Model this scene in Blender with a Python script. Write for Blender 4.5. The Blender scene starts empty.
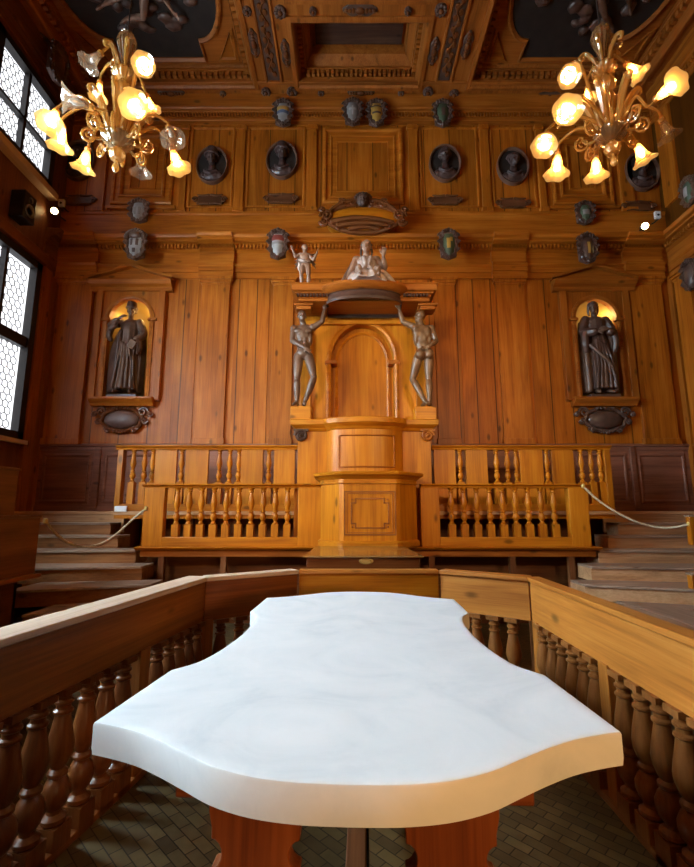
import bpy, bmesh, math, random
from mathutils import Vector, Matrix, Euler
random.seed(7)
PI = math.pi
sc = bpy.context.scene
COL = sc.collection

# ---------------------------------------------------------------- camera
H = 1.43
FPX = 462.0
TH = math.atan(77 / FPX)
CT, ST = math.cos(TH), math.sin(TH)
cam = bpy.data.objects.new('camera', bpy.data.cameras.new('camera'))
COL.objects.link(cam)
cam.location = (0, 0, H)
cam.rotation_euler = (PI / 2 + TH, 0, 0)
cam.data.sensor_fit = 'HORIZONTAL'
cam.data.sensor_width = 36
cam.data.lens = FPX / 694 * 36
cam.data.clip_start = 0.05
sc.camera = cam


def ray(x, y):
    v = (433.5 - y) / FPX
    dy = CT - ST * v
    return (x - 347) / FPX / dy, (ST + CT * v) / dy


def at(x, y, Y):
    """surveyed point of the room at depth Y"""
    a, b = ray(x, y)
    return Vector((a * Y, Y, b * Y + H))


def X_(x, y, Y):
    return ray(x, y)[0] * Y


def Z_(y, Y):
    return ray(347, y)[1] * Y + H


# ---------------------------------------------------------------- materials
def new_mat(name):
    m = bpy.data.materials.new(name)
    m.use_nodes = True
    nt = m.node_tree
    b = nt.nodes['Principled BSDF']
    return m, nt, b


def N(nt, t, **kw):
    n = nt.nodes.new(t)
    for k, v in kw.items():
        if k in n.inputs:
            n.inputs[k].default_value = v
        else:
            setattr(n, k, v)
    return n


def ramp(nt, stops):
    r = nt.nodes.new('ShaderNodeValToRGB')
    e = r.color_ramp.elements
    while len(e) < len(stops):
        e.new(0.5)
    for i, (p, c) in enumerate(stops):
        e[i].position = p
        e[i].color = (c[0], c[1], c[2], 1)
    return r


def mathn(nt, op, a=None, b=None, c=None):
    n = nt.nodes.new('ShaderNodeMath')
    n.operation = op
    for i, v in enumerate((a, b, c)):
        if v is None:
            continue
        if isinstance(v, (int, float)):
            n.inputs[i].default_value = v
        else:
            nt.links.new(v, n.inputs[i])
    return n.outputs[0]


TONES = {
    # dark grain, middle, light streak, roughness
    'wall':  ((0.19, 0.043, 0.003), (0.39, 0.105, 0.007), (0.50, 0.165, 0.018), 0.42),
    'honey': ((0.24, 0.060, 0.003), (0.44, 0.136, 0.005), (0.53, 0.20, 0.012), 0.38),
    'trim':  ((0.15, 0.036, 0.004), (0.31, 0.084, 0.008), (0.40, 0.128, 0.017), 0.42),
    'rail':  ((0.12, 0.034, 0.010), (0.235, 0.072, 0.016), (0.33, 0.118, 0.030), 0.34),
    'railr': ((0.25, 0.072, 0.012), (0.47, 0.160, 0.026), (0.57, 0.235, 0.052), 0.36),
    'cap':   ((0.40, 0.25, 0.16), (0.58, 0.41, 0.29), (0.66, 0.50, 0.38), 0.5),
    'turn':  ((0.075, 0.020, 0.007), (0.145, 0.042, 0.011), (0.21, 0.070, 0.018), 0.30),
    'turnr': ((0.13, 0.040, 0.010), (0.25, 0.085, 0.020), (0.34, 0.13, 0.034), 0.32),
    'step':  ((0.26, 0.115, 0.050), (0.50, 0.25, 0.115), (0.62, 0.36, 0.19), 0.5),  # worn pale wood, raised further in place of daylight on the right stairs
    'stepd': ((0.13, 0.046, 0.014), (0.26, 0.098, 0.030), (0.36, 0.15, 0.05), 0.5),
    'tread': ((0.15, 0.085, 0.055), (0.30, 0.185, 0.125), (0.41, 0.27, 0.19), 0.5),
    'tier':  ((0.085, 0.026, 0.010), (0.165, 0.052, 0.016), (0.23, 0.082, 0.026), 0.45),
    'wain':  ((0.11, 0.040, 0.026), (0.22, 0.082, 0.046), (0.29, 0.118, 0.070), 0.42),
    'ceil':  ((0.15, 0.038, 0.006), (0.32, 0.088, 0.012), (0.42, 0.135, 0.024), 0.45),
    'leg':   ((0.10, 0.022, 0.006), (0.20, 0.048, 0.011), (0.27, 0.075, 0.018), 0.40),
    'carve': ((0.030, 0.014, 0.010), (0.065, 0.030, 0.020), (0.11, 0.055, 0.036), 0.40),
    'strap': ((0.050, 0.018, 0.008), (0.11, 0.038, 0.014), (0.16, 0.06, 0.025), 0.40),
}
_wood = {}


def wood(tone, axis='z', plank=0.0, knots=True):
    key = (tone, axis, plank)
    if key in _wood:
        return _wood[key]
    d, mdl, l, rough = TONES[tone]
    m, nt, b = new_mat('wood_%s_%s_%d' % (tone, axis, int(plank * 100)))
    L = nt.links.new
    tc = N(nt, 'ShaderNodeTexCoord')
    oi = N(nt, 'ShaderNodeObjectInfo')
    off = N(nt, 'ShaderNodeVectorMath', operation='SCALE')
    comb = N(nt, 'ShaderNodeCombineXYZ')
    L(oi.outputs['Random'], comb.inputs[0]); L(oi.outputs['Random'], comb.inputs[1]); L(oi.outputs['Random'], comb.inputs[2])
    L(comb.outputs[0], off.inputs[0]); off.inputs['Scale'].default_value = 31.0
    add = N(nt, 'ShaderNodeVectorMath', operation='ADD')
    L(tc.outputs['Object'], add.inputs[0]); L(off.outputs[0], add.inputs[1])
    vec = add.outputs[0]
    mulv = None
    if plank:
        sep = N(nt, 'ShaderNodeSeparateXYZ'); L(tc.outputs['Object'], sep.inputs[0])
        c = {'z': sep.outputs[0], 'x': sep.outputs[2], 'y': sep.outputs[0]}[axis]
        u = mathn(nt, 'DIVIDE', c, plank)
        fl = mathn(nt, 'FLOOR', u)
        wn = N(nt, 'ShaderNodeTexWhiteNoise', noise_dimensions='1D'); L(fl, wn.inputs['W'])
        fr = mathn(nt, 'FRACT', u)
        dist = mathn(nt, 'ABSOLUTE', mathn(nt, 'SUBTRACT', fr, 0.5))
        seam = mathn(nt, 'GREATER_THAN', dist, 0.5 - 0.009 / plank)
        bright = mathn(nt, 'MULTIPLY_ADD', wn.outputs['Value'], 0.34, 0.80)
        mulv = mathn(nt, 'MULTIPLY', bright, mathn(nt, 'MULTIPLY_ADD', seam, -0.72, 1.0))
        o2 = N(nt, 'ShaderNodeVectorMath', operation='SCALE'); L(wn.outputs['Color'], o2.inputs[0]); o2.inputs['Scale'].default_value = 9
        a2 = N(nt, 'ShaderNodeVectorMath', operation='ADD'); L(vec, a2.inputs[0]); L(o2.outputs[0], a2.inputs[1])
        vec = a2.outputs[0]
    i = 'xyz'.index(axis)

    def mp(across, along):
        n = N(nt, 'ShaderNodeMapping')
        s = [across] * 3
        s[i] = along
        n.inputs['Scale'].default_value = s
        L(vec, n.inputs['Vector'])
        return n.outputs[0]
    n1 = N(nt, 'ShaderNodeTexNoise', Scale=1.0, Detail=5.0, Roughness=0.6, Distortion=0.8)
    L(mp(7, 0.55), n1.inputs['Vector'])
    n2 = N(nt, 'ShaderNodeTexNoise', Scale=1.0, Detail=3.0, Roughness=0.6)
    L(mp(70, 1.6), n2.inputs['Vector'])
    n3 = N(nt, 'ShaderNodeTexNoise', Scale=1.1, Detail=3.0)
    L(vec, n3.inputs['Vector'])
    f = mathn(nt, 'MULTIPLY_ADD', n2.outputs[0], 0.35, mathn(nt, 'MULTIPLY', n1.outputs[0], 0.65))
    r = ramp(nt, [(0.30, d), (0.5, mdl), (0.68, l)])
    L(f, r.inputs[0])
    col = r.outputs[0]
    # blotchy age
    bl = mathn(nt, 'MULTIPLY_ADD', n3.outputs[0], 0.8, 0.62)
    if mulv is not None:
        bl = mathn(nt, 'MULTIPLY', bl, mulv)
    # knots
    if knots:
        vo = N(nt, 'ShaderNodeTexVoronoi', Scale=1.0, Randomness=1.0)
        L(mp(4.2, 1.9), vo.inputs['Vector'])
        k = N(nt, 'ShaderNodeMapRange', interpolation_type='SMOOTHSTEP')
        L(vo.outputs['Distance'], k.inputs['Value'])
        k.inputs['From Min'].default_value = 0.05; k.inputs['From Max'].default_value = 0.16
        k.inputs['To Min'].default_value = 0.40; k.inputs['To Max'].default_value = 1.0
        bl = mathn(nt, 'MULTIPLY', bl, k.outputs[0])
    mx = N(nt, 'ShaderNodeVectorMath', operation='SCALE')
    L(col, mx.inputs[0]); L(bl, mx.inputs['Scale'])
    L(mx.outputs[0], b.inputs['Base Color'])
    b.inputs['Roughness'].default_value = rough
    b.inputs['Specular IOR Level'].default_value = 0.24
    bp = N(nt, 'ShaderNodeBump', Strength=0.12, Distance=0.01)
    L(n2.outputs[0], bp.inputs['Height']); L(bp.outputs[0], b.inputs['Normal'])
    _wood[key] = m
    return m


def plain(name, c, rough=0.5, metal=0.0, var=0.25, scale=6.0, bump=0.0, spec=None):
    m, nt, b = new_mat(name)
    L = nt.links.new
    tc = N(nt, 'ShaderNodeTexCoord')
    n = N(nt, 'ShaderNodeTexNoise', Scale=scale, Detail=4.0)
    L(tc.outputs['Object'], n.inputs['Vector'])
    r = ramp(nt, [(0.3, [v * (1 - var) for v in c]), (0.7, [min(1, v * (1 + var)) for v in c])])
    L(n.outputs[0], r.inputs[0]); L(r.outputs[0], b.inputs['Base Color'])
    b.inputs['Roughness'].default_value = rough
    b.inputs['Metallic'].default_value = metal
    if bump:
        bp = N(nt, 'ShaderNodeBump', Strength=bump, Distance=0.01)
        L(n.outputs[0], bp.inputs['Height']); L(bp.outputs[0], b.inputs['Normal'])
    return m


def emit(name, c, s):
    m = bpy.data.materials.new(name); m.use_nodes = True
    nt = m.node_tree
    nt.nodes.clear()
    e = N(nt, 'ShaderNodeEmission'); e.inputs[0].default_value = (*c, 1); e.inputs[1].default_value = s
    o = N(nt, 'ShaderNodeOutputMaterial'); nt.links.new(e.outputs[0], o.inputs[0])
    return m


def marble():
    m, nt, b = new_mat('white_marble')
    L = nt.links.new
    tc = N(nt, 'ShaderNodeTexCoord')
    n = N(nt, 'ShaderNodeTexNoise', Scale=2.2, Detail=9.0, Roughness=0.62, Distortion=1.6)
    L(tc.outputs['Object'], n.inputs['Vector'])
    r = ramp(nt, [(0.30, (0.68, 0.715, 0.735)), (0.45, (0.77, 0.795, 0.805)), (0.62, (0.83, 0.84, 0.845))])
    L(n.outputs[0], r.inputs[0]); L(r.outputs[0], b.inputs['Base Color'])
    n2 = N(nt, 'ShaderNodeTexNoise', Scale=5.0, Detail=5.0); L(tc.outputs['Object'], n2.inputs['Vector'])
    rr = N(nt, 'ShaderNodeMapRange'); L(n2.outputs[0], rr.inputs['Value'])
    rr.inputs['To Min'].default_value = 0.42; rr.inputs['To Max'].default_value = 0.6
    L(rr.outputs[0], b.inputs['Roughness'])
    return m


def parquet():
    m, nt, b = new_mat('herringbone_parquet')
    L = nt.links.new
    tc = N(nt, 'ShaderNodeTexCoord')
    mp = N(nt, 'ShaderNodeMapping'); mp.inputs['Rotation'].default_value = (0, 0, PI / 4); L(tc.outputs['Object'], mp.inputs['Vector'])
    br = N(nt, 'ShaderNodeTexBrick', Scale=4.4)
    br.inputs['Color1'].default_value = (0.15, 0.105, 0.040, 1); br.inputs['Color2'].default_value = (0.075, 0.050, 0.020, 1)
    br.inputs['Mortar'].default_value = (0.012, 0.008, 0.004, 1); br.inputs['Mortar Size'].default_value = 0.012
    L(mp.outputs[0], br.inputs['Vector'])
    n = N(nt, 'ShaderNodeTexNoise', Scale=9.0, Detail=5.0); L(tc.outputs['Object'], n.inputs['Vector'])
    mul = N(nt, 'ShaderNodeVectorMath', operation='SCALE'); L(br.outputs['Color'], mul.inputs[0])
    L(mathn(nt, 'MULTIPLY_ADD', n.outputs[0], 1.0, 0.5), mul.inputs['Scale'])
    L(mul.outputs[0], b.inputs['Base Color'])
    b.inputs['Roughness'].default_value = 0.45
    return m


def amber_glass(name, c, emission=0.0, alpha=0.35):
    m = bpy.data.materials.new(name); m.use_nodes = True
    nt = m.node_tree; nt.nodes.clear(); L = nt.links.new
    tr = N(nt, 'ShaderNodeBsdfTransparent'); tr.inputs[0].default_value = (*[0.5 + 0.5 * v for v in c], 1)
    tl = N(nt, 'ShaderNodeBsdfTranslucent'); tl.inputs[0].default_value = (*c, 1)
    gl = N(nt, 'ShaderNodeBsdfGlossy'); gl.inputs['Roughness'].default_value = 0.12; gl.inputs[0].default_value = (1, 0.93, 0.8, 1)
    df = N(nt, 'ShaderNodeBsdfDiffuse'); df.inputs[0].default_value = (*c, 1)
    m1 = N(nt, 'ShaderNodeMixShader', Fac=0.5); L(tl.outputs[0], m1.inputs[1]); L(df.outputs[0], m1.inputs[2])
    m2 = N(nt, 'ShaderNodeMixShader', Fac=alpha); L(m1.outputs[0], m2.inputs[1]); L(tr.outputs[0], m2.inputs[2])
    lw = N(nt, 'ShaderNodeLayerWeight', Blend=0.35)
    fac = mathn(nt, 'MULTIPLY_ADD', lw.outputs['Facing'], 0.45, 0.10)
    m3 = N(nt, 'ShaderNodeMixShader'); L(fac, m3.inputs[0]); L(m2.outputs[0], m3.inputs[1]); L(gl.outputs[0], m3.inputs[2])
    out = m3.outputs[0]
    if emission:
        e = N(nt, 'ShaderNodeEmission'); e.inputs[0].default_value = (1.0, 0.66, 0.22, 1); e.inputs[1].default_value = emission
        a = N(nt, 'ShaderNodeAddShader'); L(out, a.inputs[0]); L(e.outputs[0], a.inputs[1]); out = a.outputs[0]
    o = N(nt, 'ShaderNodeOutputMaterial'); L(out, o.inputs[0])
    return m


M = dict(
    marble=marble(), floor=parquet(),
    bronze=plain('dark_walnut_carving', (0.085, 0.044, 0.032), 0.36, 0.0, 0.45, 7.0),
    lime=plain('limewood_figure', (0.125, 0.066, 0.042), 0.36, 0.0, 0.35, 9.0),
    pale=plain('pale_limewood', (0.27, 0.155, 0.105), 0.45, 0.0, 0.3, 9.0),
    cloth=plain('pale_carved_drapery', (0.40, 0.30, 0.26), 0.45, 0.0, 0.4, 6.0),
    black=plain('black_metal', (0.012, 0.011, 0.011), 0.4),
    iron=plain('window_iron', (0.016, 0.012, 0.012), 0.5),
    lead=plain('window_lead', (0.11, 0.105, 0.11), 0.5),  # grey lifted to imitate bloom from the bright panes
    darkframe=plain('dark_window_wood', (0.012, 0.008, 0.007), 0.5, 0.0, 0.3),
    ovalback=plain('oval_ground', (0.018, 0.011, 0.008), 0.7, 0.0, 0.4),
    bust=plain('bust_stain', (0.070, 0.038, 0.033), 0.35, 0.0, 0.4, 14.0),
    rim=plain('oval_rim', (0.15, 0.075, 0.048), 0.35, 0.0, 0.3),
    brass=plain('brass', (0.60, 0.40, 0.12), 0.35, 0.35, 0.15),
    white=plain('white_plastic', (0.75, 0.74, 0.72), 0.5, 0.0, 0.05),
    rope=plain('cream_rope', (0.55, 0.42, 0.27), 0.8, 0.0, 0.25, 40.0, 0.4),
    silver=plain('silver_leaf', (0.34, 0.32, 0.31), 0.4, 0.1, 0.3),
    gold=plain('gold_leaf', (0.55, 0.33, 0.07), 0.35, 0.35, 0.3),
    green=plain('green_paint', (0.06, 0.085, 0.045), 0.5, 0.0, 0.4),
    red=plain('red_paint', (0.26, 0.05, 0.035), 0.5, 0.0, 0.3),
    blue=plain('blue_paint', (0.10, 0.12, 0.20), 0.5, 0.0, 0.3),
    grey=plain('grey_paint', (0.22, 0.20, 0.19), 0.5, 0.0, 0.3),
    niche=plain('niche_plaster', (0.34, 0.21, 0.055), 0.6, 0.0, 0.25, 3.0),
    glassd=amber_glass('smoky_amber_glass', (0.36, 0.20, 0.08), 0.0, 0.34),
    glassu=amber_glass('unlit_shade_glass', (0.50, 0.36, 0.24), 0.0, 0.62),
    glassl=amber_glass('lit_shade_glass', (0.88, 0.46, 0.10), 0.12, 0.25),
    glasst=amber_glass('golden_arm_glass', (0.66, 0.35, 0.075), 0.0, 0.30),
    bulb=emit('lamp_bulb', (1.0, 0.66, 0.28), 95.0),
    spot=emit('spot_lens', (1.0, 0.70, 0.28), 14.0),
    dayv=emit('daylit_glass', (0.93, 0.95, 1.0), 1.0),
    day=emit('unseen_bay_fill_glow', (0.64, 0.86, 1.0), 50.0),  # unseen middle bay, glow raised far above the seen panes to light the room
    day2=emit('unseen_near_bay_fill_glow', (0.66, 0.87, 1.0), 30.0),  # unseen nearest bay, glow also raised as fill for the table
)


# ---------------------------------------------------------------- mesh builder
def base_of(o):
    while o.parent is not None:
        o = o.parent
    return o


class MB:
    def __init__(self):
        self.bm = bmesh.new()

    def face(self, vs):
        try:
            return self.bm.faces.new(vs)
        except ValueError:
            return None

    def box(self, x0, x1, y0, y1, z0, z1):
        v = [self.bm.verts.new(p) for p in ((x0, y0, z0), (x1, y0, z0), (x1, y1, z0), (x0, y1, z0), (x0, y0, z1), (x1, y0, z1), (x1, y1, z1), (x0, y1, z1))]
        for f in ((0, 1, 2, 3), (4, 5, 6, 7), (0, 1, 5, 4), (1, 2, 6, 5), (2, 3, 7, 6), (3, 0, 4, 7)):
            self.face([v[i] for i in f])
        return self

    def prism(self, poly, axis, a, b):
        def P(p, t):
            return {'z': (p[0], p[1], t), 'y': (p[0], t, p[1]), 'x': (t, p[0], p[1])}[axis]
        A = [self.bm.verts.new(P(p, a)) for p in poly]
        B = [self.bm.verts.new(P(p, b)) for p in poly]
        self.face(A); self.face(B)
        n = len(poly)
        for i in range(n):
            self.face([A[i], A[(i + 1) % n], B[(i + 1) % n], B[i]])
        return self

    def loft(self, loops, caps=True, closed=True):
        R = [[self.bm.verts.new(p) for p in l] for l in loops]
        n = len(R[0])
        for a, b in zip(R, R[1:]):
            for i in range(n if closed else n - 1):
                self.face([a[i], a[(i + 1) % n], b[(i + 1) % n], b[i]])
        if caps:
            self.face(R[0]); self.face(R[-1])
        return self

    def lathe(self, prof, o=(0, 0, 0), segs=16, caps=True, mat=None):
        loops = []
        for r, z in prof:
            r = max(r, 0.0005)
            l = []
            for k in range(segs):
                t = 2 * PI * k / segs
                p = Vector((r * math.cos(t), r * math.sin(t), z))
                if mat is not None:
                    p = mat @ p
                l.append(p + Vector(o))
            loops.append(l)
        return self.loft(loops, caps)

    def tube(self, pts, rad, segs=8, caps=True, closed=False, flat=1.0):
        pts = [Vector(p) for p in pts]
        n = len(pts)
        rad = rad if isinstance(rad, (list, tuple)) else [rad] * n
        up = None
        loops = []
        for i, p in enumerate(pts):
            if closed:
                t = pts[(i + 1) % n] - pts[i - 1]
            else:
                t = pts[min(i + 1, n - 1)] - pts[max(i - 1, 0)]
            if t.length < 1e-9:
                t = Vector((0, 0, 1))
            t.normalize()
            if up is None:
                up = Vector((0, 0, 1)) if abs(t.z) < 0.9 else Vector((0, 1, 0))
            s = t.cross(up)
            if s.length < 1e-4:
                s = t.orthogonal()
            s.normalize()
            up = s.cross(t).normalized()
            loops.append([p + rad[i] * (math.cos(2 * PI * k / segs) * s + flat * math.sin(2 * PI * k / segs) * up) for k in range(segs)])
        if closed:
            loops.append(loops[0])
            R = [[self.bm.verts.new(q) for q in l] for l in loops[:-1]]
            R.append(R[0])
            for a, b in zip(R, R[1:]):
                for k in range(segs):
                    self.face([a[k], a[(k + 1) % segs], b[(k + 1) % segs], b[k]])
            return self
        return self.loft(loops, caps)

    def ell(self, c, r, rot=None, sub=2):
        if isinstance(r, (int, float)):
            r = (r, r, r)
        m = Matrix.Translation(c) @ (rot.to_4x4() if rot is not None else Matrix()) @ Matrix.Diagonal((*r, 1))
        bmesh.ops.create_icosphere(self.bm, subdivisions=sub, radius=1.0, matrix=m)
        return self

    def limb(self, pts, rad, segs=10):
        """rounded tapering limb (capped tube plus end balls)"""
        P, R = smooth_path(pts, rad)
        self.tube(P, R, segs)
        self.ell(P[0], R[0] * 0.98); self.ell(P[-1], R[-1] * 0.98)
        return self

    def rects(self, loops):
        """concentric rectangles (x0,x1,z0,z1,y): a stepped, mitred panel or frame"""
        L = [[(x0, y, z0), (x1, y, z0), (x1, y, z1), (x0, y, z1)] for x0, x1, z0, z1, y in loops]
        return self.loft(L, caps=False)

    def build(self, name, mat, parent=None, world=True, smooth=0.6, bevel=0.0):
        bm = self.bm
        bmesh.ops.remove_doubles(bm, verts=bm.verts, dist=1e-5)
        bmesh.ops.recalc_face_normals(bm, faces=bm.faces)
        me = bpy.data.meshes.new(name)
        if parent is not None and world:
            r = base_of(parent)
            bm.transform((Matrix.Translation(r.location) @ r.rotation_euler.to_matrix().to_4x4()).inverted())
        bm.to_mesh(me); bm.free()
        for mm in (mat if isinstance(mat, (list, tuple)) else [mat]):
            me.materials.append(mm)
        o = bpy.data.objects.new(name, me)
        COL.objects.link(o)
        o.parent = parent
        if smooth:
            me.shade_smooth(); me.set_sharp_from_angle(angle=smooth)
        if bevel:
            b = o.modifiers.new('bevel', 'BEVEL'); b.width = bevel; b.segments = 2; b.limit_method = 'ANGLE'; b.angle_limit = 0.7
        return o


def smooth_path(pts, rad, k=4):
    pts = [Vector(p) for p in pts]
    n = len(pts)
    if isinstance(rad, (int, float)):
        rad = [rad] * n
    P, R = [], []
    for i in range(n - 1):
        p0, p1, p2, p3 = pts[max(i - 1, 0)], pts[i], pts[i + 1], pts[min(i + 2, n - 1)]
        for j in range(k):
            t = j / k
            q = 0.5 * ((2 * p1) + (p2 - p0) * t + (2 * p0 - 5 * p1 + 4 * p2 - p3) * t * t + (3 * p1 - p0 - 3 * p2 + p3) * t ** 3)
            P.append(q)
            s = t * t * (3 - 2 * t)
            R.append(rad[i] * (1 - s) + rad[i + 1] * s)
    P.append(pts[-1]); R.append(rad[-1])
    return P, R


def tag(o, label, cat, group=None, kind=None):
    o['label'] = label
    o['category'] = cat
    if group: o['group'] = group
    if kind: o['kind'] = kind
    return o


def thing(name, label, cat, loc=(0, 0, 0), rz=0.0, group=None):
    o = bpy.data.objects.new(name, None)
    o.empty_display_size = 0.1
    COL.objects.link(o)
    o.location = loc
    o.rotation_euler = (0, 0, rz)
    return tag(o, label, cat, group)


def struct(name, mb, mat, parent=None, **kw):
    o = mb.build(name, mat, parent, **kw)
    if parent is None:
        o['kind'] = 'structure'
    return o


def copy_tree(o, parent=None):
    c = o.copy(); COL.objects.link(c); c.parent = parent
    for ch in o.children:
        copy_tree(ch, c)
    return c


def fused(mb, voxel, smooth_it=3):
    """weld a heap of rounded forms into one continuous skin"""
    me = bpy.data.meshes.new('t'); mb.bm.to_mesh(me); mb.bm.free()
    o = bpy.data.objects.new('t', me); COL.objects.link(o)
    r = o.modifiers.new('r', 'REMESH'); r.mode = 'VOXEL'; r.voxel_size = voxel; r.use_smooth_shade = True
    s = o.modifiers.new('s', 'SMOOTH'); s.iterations = smooth_it; s.factor = 0.5
    bpy.context.view_layer.update()
    dg = bpy.context.evaluated_depsgraph_get()
    m2 = bpy.data.meshes.new_from_object(o.evaluated_get(dg))
    bpy.data.objects.remove(o)
    bpy.data.meshes.remove(me)
    return m2


def skin_obj(name, mb, mat, parent, voxel=0.012, smooth_it=3):
    me = fused(mb, voxel, smooth_it)
    me.name = name
    me.materials.clear(); me.materials.append(mat)
    me.shade_smooth()
    o = bpy.data.objects.new(name, me); COL.objects.link(o); o.parent = parent
    return o


def arc(cx, cz, r, a0, a1, n, rz=None):
    rz = rz or r
    return [(cx + r * math.cos(a0 + (a1 - a0) * k / n), cz + rz * math.sin(a0 + (a1 - a0) * k / n)) for k in range(n + 1)]


XL, XR, YB, YF, ZC = -5.07, 5.64, 7.5, -2.6, 9.0
CX = 0.28

# ---------------------------------------------------------------- room shell
tcount = [0]


def trim(mb, mat, **kw):
    tcount[0] += 1
    return struct('trim_%d' % tcount[0], mb, mat, **kw)


NICHES = [(-3.70, 0.345), (4.24, 0.345)]
NZ0, NSP = Z_(398.5, 7.46), 4.66          # niche floor and springing
WX = wood('wall', 'z', 0.47)

mb = MB()
xs = [XL - 0.3]
for c, r in NICHES:
    xs += [c - r, c + r]
xs.append(XR + 0.3)
for i in range(0, len(xs), 2):
    mb.box(xs[i], xs[i + 1], YB, YB + 0.14, -0.1, ZC + 0.7)
for c, r in NICHES:
    mb.box(c - r, c + r, YB, YB + 0.14, -0.1, NZ0)
    top = [(c + r, ZC + 0.7), (c - r, ZC + 0.7)] + arc(c, NSP, r, PI, 0, 20)
    mb.prism(top, 'y', YB, YB + 0.14)
struct('wall_back', mb, WX)

# left wall with window bays (two unseen, added for light), right and front walls
BAYS = [5.63, 2.7, -0.25]
BW = 1.44
WZ = [(2.50, 5.42), (6.80, 8.42)]
mb = MB()
ys = [YF - 0.3]
for b in sorted(BAYS):
    ys += [b, b + BW]
ys.append(YB + 0.14)
for i in range(0, len(ys), 2):
    mb.box(XL - 0.3, XL, ys[i], ys[i + 1], -0.1, ZC + 0.7)
for b in BAYS:
    mb.box(XL - 0.3, XL, b, b + BW, -0.1, WZ[0][0])
    mb.box(XL - 0.3, XL, b, b + BW, WZ[0][1], WZ[1][0])
    mb.box(XL - 0.3, XL, b, b + BW, WZ[1][1], ZC + 0.7)
WS = wood('trim', 'z', 0.47)
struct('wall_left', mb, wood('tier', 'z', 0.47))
struct('wall_right', MB().box(XR, XR + 0.3, YF - 0.3, YB + 0.14, -0.1, ZC + 0.7), WX)
struct('wall_front', MB().box(XL - 0.3, XR + 0.3, YF - 0.3, YF, -0.1, ZC + 0.7), WX)
struct('floor', MB().box(XL - 0.3, XR + 0.3, YF - 0.3, YB + 0.14, -0.1, 0), M['floor'])


def window(n, y0, z0, z1, transom, glassmat):
    w = MB()
    x0, x1 = XL - 0.14, XL + 0.05
    fr = 0.12
    y1 = y0 + BW
    w.box(x0, x1, y0, y0 + fr, z0, z1).box(x0, x1, y1 - fr, y1, z0, z1)
    w.box(x0, x1, y0, y1, z0, z0 + fr).box(x0, x1, y0, y1, z1 - fr, z1)
    root = struct('window_%d' % n, w, M['darkframe'])
    ym = y0 + BW / 2
    tw = 0.085 if z0 < 5 else 0.022
    MB().box(XL - 0.07, XL + 0.015, ym - 0.028, ym + 0.028, z0 + fr, z1 - fr).build('mullion', M['iron'], root)
    MB().box(XL - 0.07, XL + 0.02, y0 + fr, y1 - fr, transom - tw, transom + tw).build('transom', M['darkframe'], root)
    MB().box(XL - 0.09, XL - 0.075, y0 + fr, y1 - fr, z0 + fr, z1 - fr).build('pane', glassmat, root)
    # honeycomb leading
    l = MB()
    R = 0.066
    ww = 0.006
    Y0, Y1, Z0, Z1 = y0 + fr, y1 - fr, z0 + fr, z1 - fr
    dy, dz = R * math.sqrt(3), R * 1.5
    row = 0
    z = Z0
    while z < Z1 + R:
        y = Y0 + (dy / 2 if row % 2 else 0)
        while y < Y1 + dy:
            c = [(y + R * math.sin(k * PI / 3), z + R * math.cos(k * PI / 3)) for k in range(4)]
            for a, b in zip(c, c[1:]):
                if not all(Y0 <= p[0] <= Y1 and Z0 <= p[1] <= Z1 for p in (a, b)):
                    continue
                d = Vector((b[0] - a[0], b[1] - a[1])).normalized()
                nn = Vector((-d.y, d.x)) * ww
                l.prism([(a[0] + nn.x, a[1] + nn.y), (b[0] + nn.x, b[1] + nn.y), (b[0] - nn.x, b[1] - nn.y), (a[0] - nn.x, a[1] - nn.y)], 'x', XL - 0.075, XL - 0.066)
            y += dy
        z += dz
        row += 1
    l.build('lead_came', M['lead'], root, smooth=0)
    # daylight reveals: sill board
    MB().box(XL - 0.02, XL + 0.10, y0 - 0.05, y1 + 0.05, z0 - 0.06, z0).build('window_sill', wood('cap', 'y'), root)
    return root


k = 0
for i, b in enumerate(BAYS):
    for j, (z0, z1) in enumerate(WZ):
        k += 1
        window(k, b, z0, z1, (4.04, 7.50)[j], M['dayv'] if i == 0 or j == 1 else (M['day'] if i == 1 else M['day2']))

# ---- mouldings on the back wall
TR, TRX = wood('trim', 'z'), wood('trim', 'x')
WALLX, WALLZ = wood('wall', 'x'), wood('wall', 'z')


def run_x(prof, x0=XL, x1=XR, mat=None, y=YB, dent=None):
    m = MB()
    m.prism([(y + 0.02, prof[0][1])] + [(y - p, z) for p, z in prof] + [(y + 0.02, prof[-1][1])], 'x', x0, x1)
    if dent:
        p0, p1, z0, z1, w, s = dent
        x = x0 + s / 2
        while x + w < x1:
            m.box(x, x + w, y - p1, y - p0 + 0.004, z0, z1)
            x += s
    return trim(m, mat or WALLX)


def run_y(prof, side, y0=YF, y1=YB, mat=None, dent=None):
    m = MB()
    X = XL if side < 0 else XR
    s = 1 if side < 0 else -1
    m.prism([(X - s * 0.02, prof[0][1])] + [(X + s * p, z) for p, z in prof] + [(X - s * 0.02, prof[-1][1])], 'y', y0, y1)
    if dent:
        p0, p1, z0, z1, w, st = dent
        y = y1 - st
        while y > 3.5:
            a, b = X + s * (p0 - 0.004), X + s * p1
            m.box(min(a, b), max(a, b), y, y + w, z0, z1)
            y -= st
    return trim(m, mat or wood('trim', 'y'))


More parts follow.
